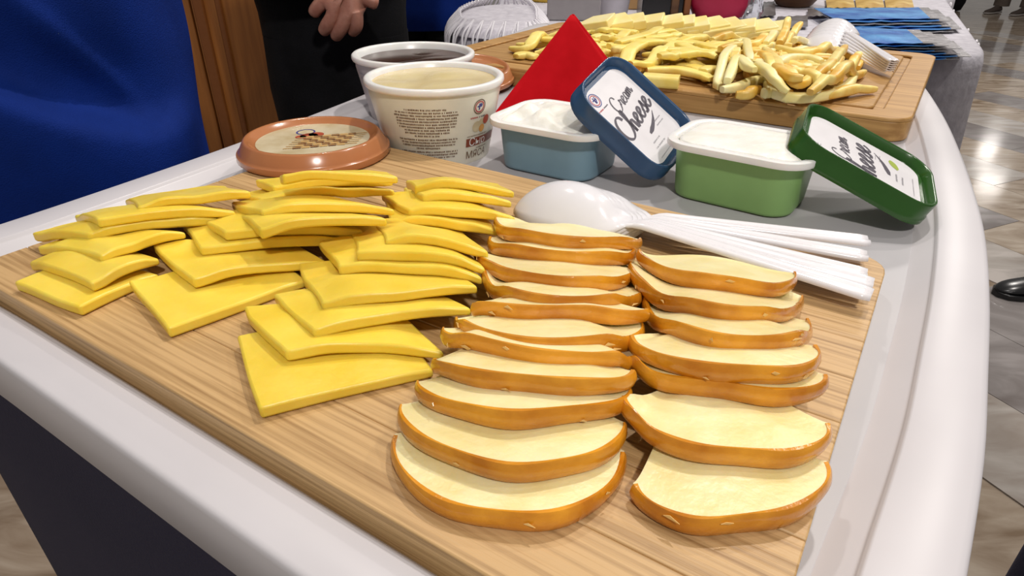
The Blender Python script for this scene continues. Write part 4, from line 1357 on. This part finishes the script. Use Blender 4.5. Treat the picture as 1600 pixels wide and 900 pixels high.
for k, (off, z) in enumerate(((-0.025, 0.0), (-0.004, -0.0005), (0.004, -0.006), (0.008, -0.02), (0.010, -0.08), (0.014, -0.20), (0.018, -0.35), (0.02, -0.48))):
    wv = 0.010 * np.sin(arc * 31) * min(1, max(0, (-z - 0.02) / 0.2))
    q = TB + nout * (off + wv)[:, None]
    cl.append(np.column_stack([q, np.full(len(q), ZT + ZB + z)]))
cl = cl[::-1]
Vc, Fc = loft(cl, cap=False)
n_ = len(TB)
Fc.append(tuple(range(7 * n_, 8 * n_)))
cloth = mk('lace_tablecloth', Vc, Fc, M['lace_cloth'], ang=70)
tag(cloth, 'white lace tablecloth hanging over the table behind', 'tablecloth')
# raised lace scrolls on the hanging part (small rings of thread)
cnt = 0
gL = np.random.default_rng(3)
rings_v = []
for k in range(420):
    s_ = gL.uniform(0.45, 1.9)
    i = int(np.searchsorted(arc, s_)) % n_
    zz = gL.uniform(-0.26, -0.012)
    c0 = TB[i] + nout[i] * (0.0115 + 0.010 * np.sin(arc[i] * 31) * min(1, max(0, (-zz - 0.02) / 0.2)) + 0.014 * min(1, -zz / 0.3))
    r0 = gL.uniform(0.007, 0.013)
    if float(nout[i] @ nout[(i + 2) % n_]) < 0.985 or float(nout[i] @ nout[i - 2]) < 0.985:
        continue
    t = np.linspace(0, gL.uniform(3.5, 6.2), 14) + gL.uniform(0, 6)
    rr = r0 * np.linspace(1, 0.45, 14)
    path = np.array([[c0[0] + tg[i][0] * r * math.cos(a), c0[1] + tg[i][1] * r * math.cos(a), ZT + ZB + zz + r * math.sin(a)] for r, a in zip(rr, t)])
    rings_v.append(tube(path, 0.0021, n=5))
o = mk('lace_scrolls', *join(*rings_v), M['lace_thread'], parent=cloth)
o['kind'] = 'stuff'

# crocheted runner over the left end of the table
runner_pts = []
cr = []
cen = P(815, 34, ZB)
ru0, ru1 = PY(733, 60, 1.22), PY(795, 64, 1.18)
base = np.array([(-0.098, 1.25), (-0.02, 1.205), (0.045, 1.205), (0.065, 1.34), (0.06, 1.52), (0.03, 1.62), (-0.07, 1.60), (-0.118, 1.45), (-0.118, 1.33)])
RB = densify(base, 0.02)
tg2 = np.roll(RB, -1, 0) - np.roll(RB, 1, 0)
tg2 /= np.linalg.norm(tg2, axis=1)[:, None]
no2 = np.stack([tg2[:, 1], -tg2[:, 0]], -1)
cc = RB.mean(0)
rr_ = []
for k, z in ((0.0, 0.020), (0.4, 0.022), (0.75, 0.020), (0.92, 0.016), (0.99, 0.006), (1.0, 0.003), (0.99, 0.0012)):
    q = cc + (RB - cc) * max(k, 0.01)
    rr_.append(np.column_stack([q, np.full(len(q), ZT + ZB + z)]))
rr_ = rr_[::-1]
runner = mk('crochet_runner', *loft(rr_), M['lace_cloth'], ang=70)
tag(runner, 'folded white crocheted runner with a looped fringe at the table end', 'runner')
lo = []
arc2 = np.cumsum(np.r_[0, np.linalg.norm(np.diff(RB, axis=0), axis=1)])
for k in range(95):
    s_ = k / 95 * arc2[-1]
    i = int(np.searchsorted(arc2, s_)) % len(RB)
    p0, o0 = RB[i], no2[i]
    d0 = 0.030 + 0.008 * math.sin(k * 1.7)
    path = smoothpath([(p0[0] - o0[0] * 0.02, p0[1] - o0[1] * 0.02, ZT + ZB + 0.030), (p0[0] + o0[0] * 0.006 - tg2[i][0] * 0.004, p0[1] + o0[1] * 0.006 - tg2[i][1] * 0.004, ZT + ZB + 0.008), (p0[0] + o0[0] * 0.012, p0[1] + o0[1] * 0.012, ZT + ZB - d0 + 0.008), (p0[0] + o0[0] * 0.009 + tg2[i][0] * 0.006, p0[1] + o0[1] * 0.009 + tg2[i][1] * 0.006, ZT + ZB + 0.004), (p0[0] - o0[0] * 0.016 + tg2[i][0] * 0.004, p0[1] - o0[1] * 0.016 + tg2[i][1] * 0.004, ZT + ZB + 0.031)], 18)
    lo.append(tube(path, 0.0022, n=5))
o = mk('fringe', *join(*lo), M['lace_thread'], parent=runner)
o['kind'] = 'stuff'

# ------------------------------------------------------------------ things on the back table
TZ = ZT + ZB + 0.001
# grey box with steel warmer
c_ = P(898, 33, ZB)
bx_ = mk('card_box', *box((c_[0], c_[1] + 0.045, TZ), 0.112, 0.09, 0.048, R(-4)), M['grey_card'], bevel=0.002)
tag(bx_, 'plain grey card box behind the point of the red napkin', 'box')
pot = empty('steel_pot', (c_[0] + 0.002, c_[1] + 0.05, TZ + 0.049), 'small black and steel pot standing on the grey box', 'pot')
mk('base', *lathe(c_[0] + 0.002, c_[1] + 0.05, [(0.0, TZ + 0.049), (0.033, TZ + 0.049), (0.034, TZ + 0.058), (0.031, TZ + 0.060), (0.0, TZ + 0.060)], 32), M['black_plastic'], parent=pot)
mk('pot_body', *lathe(c_[0] + 0.002, c_[1] + 0.05, [(0.0, TZ + 0.060), (0.026, TZ + 0.060), (0.030, TZ + 0.075), (0.030, TZ + 0.10), (0.027, TZ + 0.10), (0.0, TZ + 0.098)], 32), M['chrome'], parent=pot)
# yellow jar
c_ = P(858, 4, ZB)
jar = empty('yellow_jar', (c_[0], c_[1] + 0.04, TZ), 'squat yellow jar at the back edge left of the steel pot', 'jar')
mk('jar_body', *lathe(c_[0], c_[1] + 0.04, [(0, TZ), (0.048, TZ), (0.052, TZ + 0.006), (0.052, TZ + 0.06), (0.045, TZ + 0.07), (0, TZ + 0.07)], 32), M['amber'], parent=jar)
mk('lid', *lathe(c_[0], c_[1] + 0.04, [(0, TZ + 0.0705), (0.047, TZ + 0.0705), (0.047, TZ + 0.085), (0, TZ + 0.086)], 32), M['tan_box'], parent=jar)
# toothpick cup
c_ = P(956, 34, ZB) + np.array([0.008, 0.035, 0])
cup = empty('toothpick_cup', (c_[0], c_[1] + 0.05, TZ), 'frosted plastic cup packed with wooden toothpicks', 'cup')
cx_, cy_ = c_[0], c_[1] + 0.05
mk('cup_body', *lathe(cx_, cy_, [(0, TZ), (0.036, TZ), (0.043, TZ + 0.048), (0.047, TZ + 0.050), (0.047, TZ + 0.056), (0.042, TZ + 0.056), (0.035, TZ + 0.004), (0, TZ + 0.004)], 40), M['clear_cup'], parent=cup)
for k in range(44):
    a, r0 = rng.uniform(0, 6.28), 0.034 * math.sqrt(rng.uniform(0, 1))
    p0 = (cx_ + r0 * 0.8 * math.cos(a), cy_ + r0 * 0.8 * math.sin(a), TZ + 0.006)
    p1 = (cx_ + r0 * 1.12 * math.cos(a + 0.1), cy_ + r0 * 1.12 * math.sin(a + 0.1), TZ + 0.105 + rng.uniform(-.006, .006))
    mk('toothpick', *tube(smoothpath([p0, p1], 3), 0.0014, n=5), M['toothpick'], parent=cup)
# tan box
c_ = P(998, 16, ZB)
tag(mk('tan_carton', *box((c_[0], c_[1] + 0.03, TZ), 0.05, 0.05, 0.08, R(-8)), M['tan_box'], bevel=0.002), 'small tan carton between the toothpick cup and the black box', 'carton')
# black box with a jar on top
c_ = P(1036, 30, ZB)
bb = mk('black_box', *box((c_[0], c_[1] + 0.05, TZ), 0.088, 0.09, 0.042, R(-3)), M['black_plastic'], bevel=0.002)
tag(bb, 'glossy black box behind the row of pale cheese wedges', 'box')
jr = empty('jam_jar', (c_[0] + 0.01, c_[1] + 0.05, TZ + 0.043), 'small jar of dark red jam standing on the black box', 'jar')
mk('jar_body', *lathe(c_[0] + 0.01, c_[1] + 0.05, [(0, TZ + 0.043), (0.022, TZ + 0.043), (0.024, TZ + 0.047), (0.024, TZ + 0.08), (0.02, TZ + 0.088), (0, TZ + 0.088)], 28), M['lid_art_red'], parent=jr)
mk('lid', *lathe(c_[0] + 0.01, c_[1] + 0.05, [(0, TZ + 0.0885), (0.022, TZ + 0.0885), (0.022, TZ + 0.1), (0, TZ + 0.1)], 28), M['lid_art_tan'], parent=jr)
# wooden frame
c_ = P(1064, 32, ZB)
wf = empty('wooden_stand', (c_[0], c_[1] + 0.03, TZ), 'dark brown wooden stand between the black box and the red bag', 'stand')
mk('upright', *box((c_[0] - 0.012, c_[1] + 0.03, TZ + 0.008), 0.016, 0.03, 0.16), M['dark_wood'], parent=wf, bevel=0.002)
mk('upright', *box((c_[0] + 0.014, c_[1] + 0.03, TZ + 0.008), 0.014, 0.03, 0.16), M['wood_trim'], parent=wf, bevel=0.002)
mk('foot', *box((c_[0], c_[1] + 0.03, TZ), 0.05, 0.06, 0.008), M['dark_wood'], parent=wf, bevel=0.002)
# crimson bag
c_ = P(1130, 33, ZB)
rg_ = []
for z, a, b in ((0, .042, .03), (0.004, .052, .036), (0.03, .066, .042), (0.08, .074, .044), (0.14, .07, .036), (0.18, .06, .012)):
    rg_.append(ring(c_[0], c_[1] + 0.05, TZ + z, a, b, 28, R(-5), 3.0))
tag(mk('gift_bag', *loft(rg_), M['crimson'], ang=60), 'crimson red cloth bag at the back of the lace table', 'bag')
# crumpled clear wrap
c_ = P(1179, 34, ZB)
rg_ = []
for k, z in enumerate(np.linspace(0, 0.13, 9)):
    q = ring(c_[0], c_[1] + 0.02, TZ + z, 0.015 + 0.002 * math.sin(k * 2.1), 0.013, 14)
    q[:, :2] += rng.normal(0, 0.003, (14, 2))
    rg_.append(q)
tag(mk('plastic_bottle', *loft(rg_), M['glass'], ang=30), 'crinkled clear plastic bottle right of the crimson bag', 'bottle')


def sachet(corners, mat, lab, grp, puff=0.004, name='foil_sachet', edge=None):
    """flat pillow pack from four plan corners (world), z per corner"""
    c4 = np.array(corners, float)
    n = 9
    V = []
    for sgn in (-1, 1):
        for i in range(n):
            for j in range(n):
                a, b = i / (n - 1), j / (n - 1)
                p = c4[0] * (1 - a) * (1 - b) + c4[1] * a * (1 - b) + c4[2] * a * b + c4[3] * (1 - a) * b
                e = max(0, min(a, 1 - a, b, 1 - b) - 0.06) / 0.44
                p = p + np.array([0, 0, sgn * puff * (e ** 0.6) + 0.0009 * math.sin(a * 21) * (1 - e) + sgn * 0.0003])
                V.append(p)
    F = []
    N = n * n
    for i in range(n - 1):
        for j in range(n - 1):
            q = (i * n + j, i * n + j + 1, (i + 1) * n + j + 1, (i + 1) * n + j)
            F.append(q)
            F.append(tuple(k + N for k in q[::-1]))
    ed = [(0, j) for j in range(n - 1)] + [(i, n - 1) for i in range(n - 1)] + [(n - 1, j) for j in range(n - 1, 0, -1)] + [(i, 0) for i in range(n - 1, 0, -1)]
    e = [i * n + j for i, j in ed]
    for k in range(len(e)):
        F.append((e[k], e[(k + 1) % len(e)], e[(k + 1) % len(e)] + N, e[k] + N))
    V = np.array(V)
    root = empty(name, (V[:, 0].mean(), V[:, 1].mean(), V[:, 2].min()), lab, 'sachet', grp)
    mk('pouch', V, F, mat, parent=root, ang=60)
    if edge:
        # crimped seal strip at the corner-1/corner-2 end
        p1, p2 = c4[1], c4[2]
        d = (c4[1] - c4[0])
        d = d / np.linalg.norm(d)
        q = np.array([p1 - d * 0.004, p1 + d * edge, p2 + d * edge, p2 - d * 0.004])
        mk('seal', np.vstack([q - (0, 0, 0.0004), q + (0, 0, 0.0004)]), [(0, 3, 2, 1), (4, 5, 6, 7), (0, 1, 5, 4), (1, 2, 6, 5), (2, 3, 7, 6), (3, 0, 4, 7)], M['foil_silver'], parent=root, smooth=False)
    return root


# front fan of blue sachets, then the row behind it
NEAR = ['lowest', 'second lowest', 'third lowest', 'fourth lowest', 'third highest', 'second highest', 'topmost']
for i in range(7):
    z = ZB + 0.004 + 0.0034 * i
    x0, x1 = 1345 - 3 * i + 5 * (i % 2), 1478 - 6 * i + 12 * ((i * 2) % 3)
    c0, c1, c2, c3 = P(x0, 94 - 4.4 * i, z), P(x1, 93 - 4.2 * i, z), P(x1 - 26, 68 - 3.6 * i, z), P(x0 - 44, 62 - 3.6 * i, z)
    sachet([c0, c1, c2, c3], M['foil_silver'] if i == 4 else M['foil_blue'], '%s shiny %s foil sachet of the near stack on the lace table' % (NEAR[i], 'silver' if i == 4 else 'blue'), 'near stack of foil sachets', 0.0014, edge=0.022)
FAR = ['lowest', 'second lowest', 'third lowest', 'third highest', 'second highest', 'topmost']
for i in range(6):
    z = ZB + 0.004 + 0.0034 * i
    j = 9 * ((i * 2) % 3)
    c0, c1, c2, c3 = P(1340 - 9 * i + j, 53 - 4.6 * i, z), P(1474 - 6 * i + j, 50 - 4.2 * i, z), P(1456 - 6 * i + j, 30 - 3.6 * i, z), P(1308 - 9 * i + j, 31 - 3.6 * i, z)
    sachet([c0, c1, c2, c3], M['foil_silver'] if i in (0, 3) else M['foil_blue'], '%s %s foil sachet of the far stack behind the near sachets' % (FAR[i], 'silver' if i in (0, 3) else 'blue'), 'far stack of foil sachets', 0.0014, edge=0.022)
for i in range(3):
    z = ZB + 0.006
    x0 = 1292 + 46 * i
    sachet([P(x0, 12, z), P(x0 + 44, 12, z), P(x0 + 40, -3, z), P(x0 - 2, -3, z)], M['foil_gold'], '%s amber yellow sachet at the far edge of the table' % ['left', 'middle', 'right'][i], 'amber sachets', 0.005)
sachet([P(1208, 44, ZB + .006), P(1262, 42, ZB + .006), P(1262, 24, ZB + .006), P(1215, 26, ZB + .006)], M['foil_silver'], 'bright silver foil sachet left of the spoon bundle', 'loose silver sachets', 0.003)
sachet([P(1185, 26, ZB + .006), P(1212, 24, ZB + .006), P(1210, 2, ZB + .006), P(1185, 4, ZB + .006)], M['foil_silver'], 'clear and silver pack beside the crinkled bottle', 'loose silver sachets', 0.004)
sachet([P(1262, 26, ZB + .006), P(1300, 24, ZB + .006), P(1296, 12, ZB + .006), P(1262, 14, ZB + .006)], M['foil_silver'], 'grey foil sachet behind the spoon bundle', 'loose silver sachets', 0.003)
# wooden bowl corner
c_ = P(1252, 14, ZB)
rg_ = []
for z, a in ((0, 0.035), (0.004, 0.042), (0.03, 0.062), (0.06, 0.078), (0.06, 0.072), (0.03, 0.055), (0.012, 0.035)):
    rg_.append(ring(c_[0], c_[1] + 0.05, TZ + z, a, a, 36))
tag(mk('wooden_bowl', *loft(rg_), M['dark_wood'], ang=50), 'dark brown wooden bowl at the back of the lace table', 'bowl')

# ------------------------------------------------------------------ people
def cloth_loft(sections, n=64, fold=None):
    """sections: (cx, cy, z, rx, ry, rot)"""
    rg = []
    for k, (cx, cy, z, rx, ry, rot) in enumerate(sections):
        q = ring(0, 0, z, rx, ry, n, 0, 2.3)
        if fold is not None:
            a = np.linspace(0, 2 * math.pi, n, endpoint=False)
            s = 1 + np.array([fold(t, z) for t in a])
            q[:, 0] *= s
            q[:, 1] *= s
        x = q[:, 0] * math.cos(rot) - q[:, 1] * math.sin(rot)
        y = q[:, 0] * math.sin(rot) + q[:, 1] * math.cos(rot)
        rg.append(np.column_stack([x + cx, y + cy, q[:, 2]]))
    return loft(rg)


def sstep(a, b, x):
    t = np.clip((x - a) / (b - a), 0, 1)
    return t * t * (3 - 2 * t)


def shoe(parent, x, y, ang, mat, L=0.28, sole_mat=None, name='shoe'):
    """heel at (x, y), toe in direction ang"""
    d = np.array([math.cos(ang), math.sin(ang)])
    e = np.array([-d[1], d[0]])
    rg, rs = [], []
    for t, w, h in ((0, .024, .055), (.06, .036, .085), (.22, .039, .10), (.38, .038, .092), (.5, .041, .068), (.66, .047, .056), (.82, .046, .048), (.93, .036, .038), (1.0, .012, .022)):
        c = np.array([x, y]) + d * t * L
        a = np.linspace(0, math.pi, 11)
        pts = [(c[0] + e[0] * w * math.cos(k), c[1] + e[1] * w * math.cos(k), 0.018 + (h - 0.018) * math.sin(k) ** 0.7) for k in a]
        rg.append(np.array(pts))
        rs.append(np.array([(c[0] + e[0] * w * 1.06 * s, c[1] + e[1] * w * 1.06 * s, z) for s, z in ((1, 0.001), (1, 0.019), (-1, 0.019), (-1, 0.001))]))
    sh = mk(name, *loft(rg), mat, parent=parent, ang=60, subsurf=1)
    mk('sole', *loft(rs), sole_mat or mat, parent=sh, bevel=0.003)
    return sh


# --- vendor in royal blue at the left
p1 = empty('person', (-0.575, 0.715, 0), 'person in a loose royal blue tunic standing at the left of the counter', 'person', 'people standing around the counter')
PX1, PY1 = -0.592, 0.715


secs = []
for z in np.linspace(0.50, 1.42, 120):
    rx = 0.215 + 0.02 * math.sin((z - 0.5) * 3.0) - 0.035 * sstep(1.15, 1.42, z)
    secs.append((PX1, PY1, z, rx, 0.150, 0.0))
Vt, Ft = cloth_loft(secs, 200, lambda t, z: 0.010 * math.sin(9 * t + z * 17) + 0.008 * math.sin(5 * t - z * 27 + 1.0))
# the cloth sags into a sling across the hip: everything below the line is pushed outwards
rad = Vt[:, :2] - np.array([PX1, PY1])
rad /= np.linalg.norm(rad, axis=1)[:, None]
facing = sstep(-0.1, 0.45, -rad[:, 1])
zl = np.interp(Vt[:, 0], [-0.80, -0.62, -0.52, -0.46, -0.42, -0.385, -0.365, -0.345, -0.33, -0.30], [1.20, 1.09, 1.00, 0.955, 0.925, 0.905, 0.902, 0.915, 0.945, 1.02])
dz = Vt[:, 2] - zl
sling = 0.034 * sstep(0.012, -0.022, dz) * (0.35 + 0.65 * sstep(-0.22, -0.03, dz)) - 0.012 * np.exp(-((dz - 0.03) / 0.04) ** 2)
zl2 = np.interp(Vt[:, 0], [-0.60, -0.47, -0.41, -0.37], [1.30, 1.08, 0.99, 0.915])
dz2 = (Vt[:, 2] - zl2)
sling += 0.010 * np.exp(-(dz2 / 0.016) ** 2) * sstep(-0.36, -0.39, Vt[:, 0])
Vt[:, :2] += rad * (sling * facing)[:, None]
mk('tunic', Vt, Ft, M['blue_cloth'], parent=p1, ang=85)
body = []
for s in (-1, 1):
    body.append(loft([ring(PX1 + s * 0.095 + 0.0, PY1 + 0.0, z, r, r * 1.05, 24) for z, r in ((0.07, 0.05), (0.12, 0.055), (0.35, 0.065), (0.5, 0.072), (0.75, 0.09), (0.86, 0.095))]))
mk('trousers', *join(*body), M['black_cloth'], parent=p1, ang=80)
for s in (-1, 1):
    shoe(p1, PX1 + s * 0.095, PY1 + 0.06, R(-90), M['shoe_black'], name='shoe')

# --- person in black with clasped hands
p2 = empty('person', (-0.345, 1.34, 0), 'person dressed in black with hands clasped in front', 'person', 'people standing around the counter')
hx, hy = -0.350, 1.36


def wr(t, z):
    return 0.014 * math.sin(4 * t + z * 17) + 0.010 * math.sin(7 * t - z * 29)


tr = []
for s, ox in ((-1, -0.058), (1, 0.060)):
    tr.append(cloth_loft([(hx + ox * k, hy, z, rx, ry, 0) for z, rx, ry, k in ((0.06, .062, .075, 1.0), (0.10, .064, .08, 1.0), (0.3, .066, .08, 1.0), (0.5, .072, .082, 1.0), (0.65, .078, .088, .95), (0.78, .088, .10, .9), (0.88, .092, .108, .8))], 28, wr))
mk('trousers', *join(*tr), M['black_cloth'], parent=p2, ang=80)
mk('jacket', *cloth_loft([(hx, hy, z, rx, ry, 0) for z, rx, ry in ((0.50, .118, .10), (0.55, .122, .105), (0.70, .128, .11), (0.82, .136, .115), (0.92, .142, .12), (1.05, .158, .122), (1.2, .168, .125), (1.35, .17, .115), (1.42, .12, .09))], 40, wr), M['black_cloth'], parent=p2, ang=80)
slv = smoothpath([(hx - 0.20, hy + 0.01, 1.34), (hx - 0.215, hy - 0.01, 1.15), (hx - 0.165, hy - 0.06, 1.02), (hx - 0.06, hy - 0.145, 1.00), (hx + 0.03, hy - 0.17, 1.01)], 22)
mk('sleeve', *tube(slv, 0.05, n=16, taper=np.linspace(1.15, 0.82, 22)), M['black_cloth'], parent=p2, ang=80)
slv = smoothpath([(hx + 0.19, hy + 0.01, 1.34), (hx + 0.20, hy - 0.01, 1.16), (hx + 0.18, hy - 0.06, 1.06), (hx + 0.10, hy - 0.13, 1.05), (hx + 0.06, hy - 0.165, 1.045)], 22)
mk('sleeve', *tube(slv, 0.05, n=16, taper=np.linspace(1.15, 0.82, 22)), M['black_cloth'], parent=p2, ang=80)
for s in (-1, 1):
    shoe(p2, hx + s * 0.06, hy + 0.05, R(-90), M['shoe_black'])
# hand: wrist, palm, four fingers and a thumb as one skinned surface
HY = hy - 0.185


def hp(px_, py_, dy=0.0):
    return PY(px_, py_, HY + dy)


chains = [  # first point is the palm root index 'c'
    [hp(549, 16, 0.0), hp(503, 4, -.004), hp(492, 16, -.008), hp(488, 25, -.004)],
    [hp(549, 16, 0.0), hp(522, 20, -.016), hp(512, 38, -.018), hp(504, 52, -.006)],
    [hp(549, 16, 0.0), hp(541, 26, -.018), hp(532, 46, -.018), hp(522, 60, -.004)],
    [hp(549, 16, 0.0), hp(560, 22, -.014), hp(558, 40, -.014), hp(548, 52, 0.0)],
    [hp(549, 16, 0.0), hp(574, -2, -.006), hp(584, 4, -.012), hp(592, 7, -.010)],
]
verts = [hp(549, 12, 0.0), hp(545, -18, 0.004), hp(552, -45, 0.012), hp(522, -4, 0.0), hp(566, -6, 0.0)]
radii = [0.025, 0.027, 0.027, 0.020, 0.020]
edges = [(0, 1), (1, 2), (0, 3), (0, 4)]
for k, ch in enumerate(chains):
    prev = {0: 3, 1: 3, 2: 0, 3: 0, 4: 4}[k]
    for m_, q in enumerate(ch[1:]):
        verts.append(q)
        radii.append((0.0135, 0.0128, 0.0105)[m_] * (0.95 if k in (0, 4) else 1.0))
        edges.append((prev, len(verts) - 1))
        prev = len(verts) - 1
org = np.array(p2.location)
me = bpy.data.meshes.new('hand')
me.from_pydata([tuple(np.array(q) - org) for q in verts], edges, [])
hand = bpy.data.objects.new('hand', me)
COL.objects.link(hand)
hand.parent = p2
sk = hand.modifiers.new('skin', 'SKIN')
for i, r in enumerate(radii):
    me.skin_vertices[0].data[i].radius = (r, r)
me.skin_vertices[0].data[2].use_root = True
sk.use_smooth_shade = True
sb = hand.modifiers.new('sub', 'SUBSURF')
sb.levels = sb.render_levels = 2
me.materials.append(M['skin'])

# --- person in a blue shirt farther back
p3 = empty('person', (-0.245, 1.98, 0), 'person in a royal blue shirt and dark trousers behind the round tubs', 'person', 'people standing around the counter')
qx, qy = -0.245, 1.98
tr = []
for s in (-1, 1):
    tr.append(cloth_loft([(qx + s * 0.078, qy, z, r, r * 1.05, 0) for z, r in ((0.06, .06), (0.3, .066), (0.55, .075), (0.8, .088), (0.9, .09))], 24, wr))
mk('trousers', *join(*tr), M['black_cloth'], parent=p3, ang=80)
mk('shirt', *cloth_loft([(qx, qy, z, rx, ry, 0) for z, rx, ry in ((0.805, .160, .118), (0.808, .163, .12), (0.86, .165, .122), (1.0, .162, .12), (1.2, .17, .12), (1.38, .165, .1), (1.42, .11, .08))], 48, wr), M['blue_cloth'], parent=p3, ang=80)
for s in (-1, 1):
    shoe(p3, qx + s * 0.078, qy + 0.05, R(-90), M['shoe_black'])

# --- visitor at the right: only a black shoe shows
p4 = empty('person', (2.05, 1.75, 0), 'visitor at the right edge of whom one black leather shoe shows', 'person', 'people standing around the counter')
sx_, sy_ = 1.90, 1.83
shoe(p4, sx_, sy_, R(184), M['shoe_black'], 0.32)
shoe(p4, sx_ + 0.42, sy_ + 0.30, R(175), M['shoe_black'], 0.30)
tr = [cloth_loft([(x_, y_, z, r, r * 1.05, 0) for z, r in ((0.07, .062), (0.3, .068), (0.55, .078), (0.8, .092), (0.92, .1))], 24, wr) for x_, y_ in ((sx_ + 0.0, sy_), (sx_ + 0.40, sy_ + 0.30))]
mk('trousers', *join(*tr), M['black_cloth'], parent=p4, ang=80)

# --- visitor beside the camera: slate blue trouser leg
p5 = empty('person', (0.72, 0.52, 0), 'visitor at the lower right corner of whom a slate blue trouser leg shows', 'person', 'people standing around the counter')
lx, ly = 0.700, 0.455
tr = [cloth_loft([(x_, y_, z, r, r * 1.05, 0) for z, r in ((0.05, .085), (0.1, .086), (0.3, .088), (0.5, .092), (0.8, .10), (0.9, .105))], 28, wr) for x_, y_ in ((lx, ly), (lx + 0.16, ly - 0.14))]
mk('trousers', *join(*tr), M['slate_cloth'], parent=p5, ang=80)
shoe(p5, lx + 0.06, ly + 0.02, R(160), M['shoe_black'])
shoe(p5, lx + 0.22, ly - 0.12, R(160), M['shoe_black'])

# --- far passer-by: shoes and trouser ends
c_ = P(1556, 20, -ZT)
p6 = empty('person', (c_[0], c_[1], 0), 'distant passer-by of whom brown-grey shoes and trouser ends show', 'person', 'people standing around the counter')
c2_ = P(1597, 23, -ZT)
for q in (c_, c2_):
    shoe(p6, q[0] + 0.06, q[1] + 0.02, R(205), M['shoe_brown'], 0.30, M['sole'])
tr = [cloth_loft([(q[0] + 0.05, q[1] + 0.02, z, r, r, 0) for z, r in ((0.08, .085), (0.3, .08), (0.6, .09), (0.9, .1))], 20, wr) for q in (c_, c2_)]
mk('trousers', *join(*tr), M['grey_cloth'], parent=p6, ang=80)

# upper bodies of the three visitors
for pp, bx0, by0, k, m_ in ((p4, sx_ + 0.20, sy_ + 0.15, 1.35, 'black_cloth'), (p5, lx + 0.05, ly - 0.045, 1.35, 'slate_cloth'), (p6, (c_[0] + c2_[0]) / 2 + 0.05, (c_[1] + c2_[1]) / 2 + 0.02, 1.2, 'grey_cloth')):
    mk('jacket', *cloth_loft([(bx0, by0, z, rx * k, ry * k, R(-40)) for z, rx, ry in ((0.80, .150, .115), (0.84, .155, .12), (1.0, .155, .12), (1.2, .165, .122), (1.36, .165, .11), (1.44, .11, .085))], 36, wr), M[m_], parent=pp, ang=80)

# black bag on the floor beyond the table corner
c_ = P(1494, 18, -ZT)
rg_ = [ring(c_[0] - 0.05, c_[1] + 0.1, z, a, b, 28, R(20), 3.0) for z, a, b in ((0.001, .13, .08), (0.01, .16, .10), (0.1, .19, .12), (0.3, .2, .12), (0.45, .17, .09), (0.5, .12, .04))]
bag = mk('shoulder_bag', *loft(rg_), M['black_cloth'], ang=60)
tag(bag, 'black bag standing on the floor beyond the corner of the lace table', 'bag')
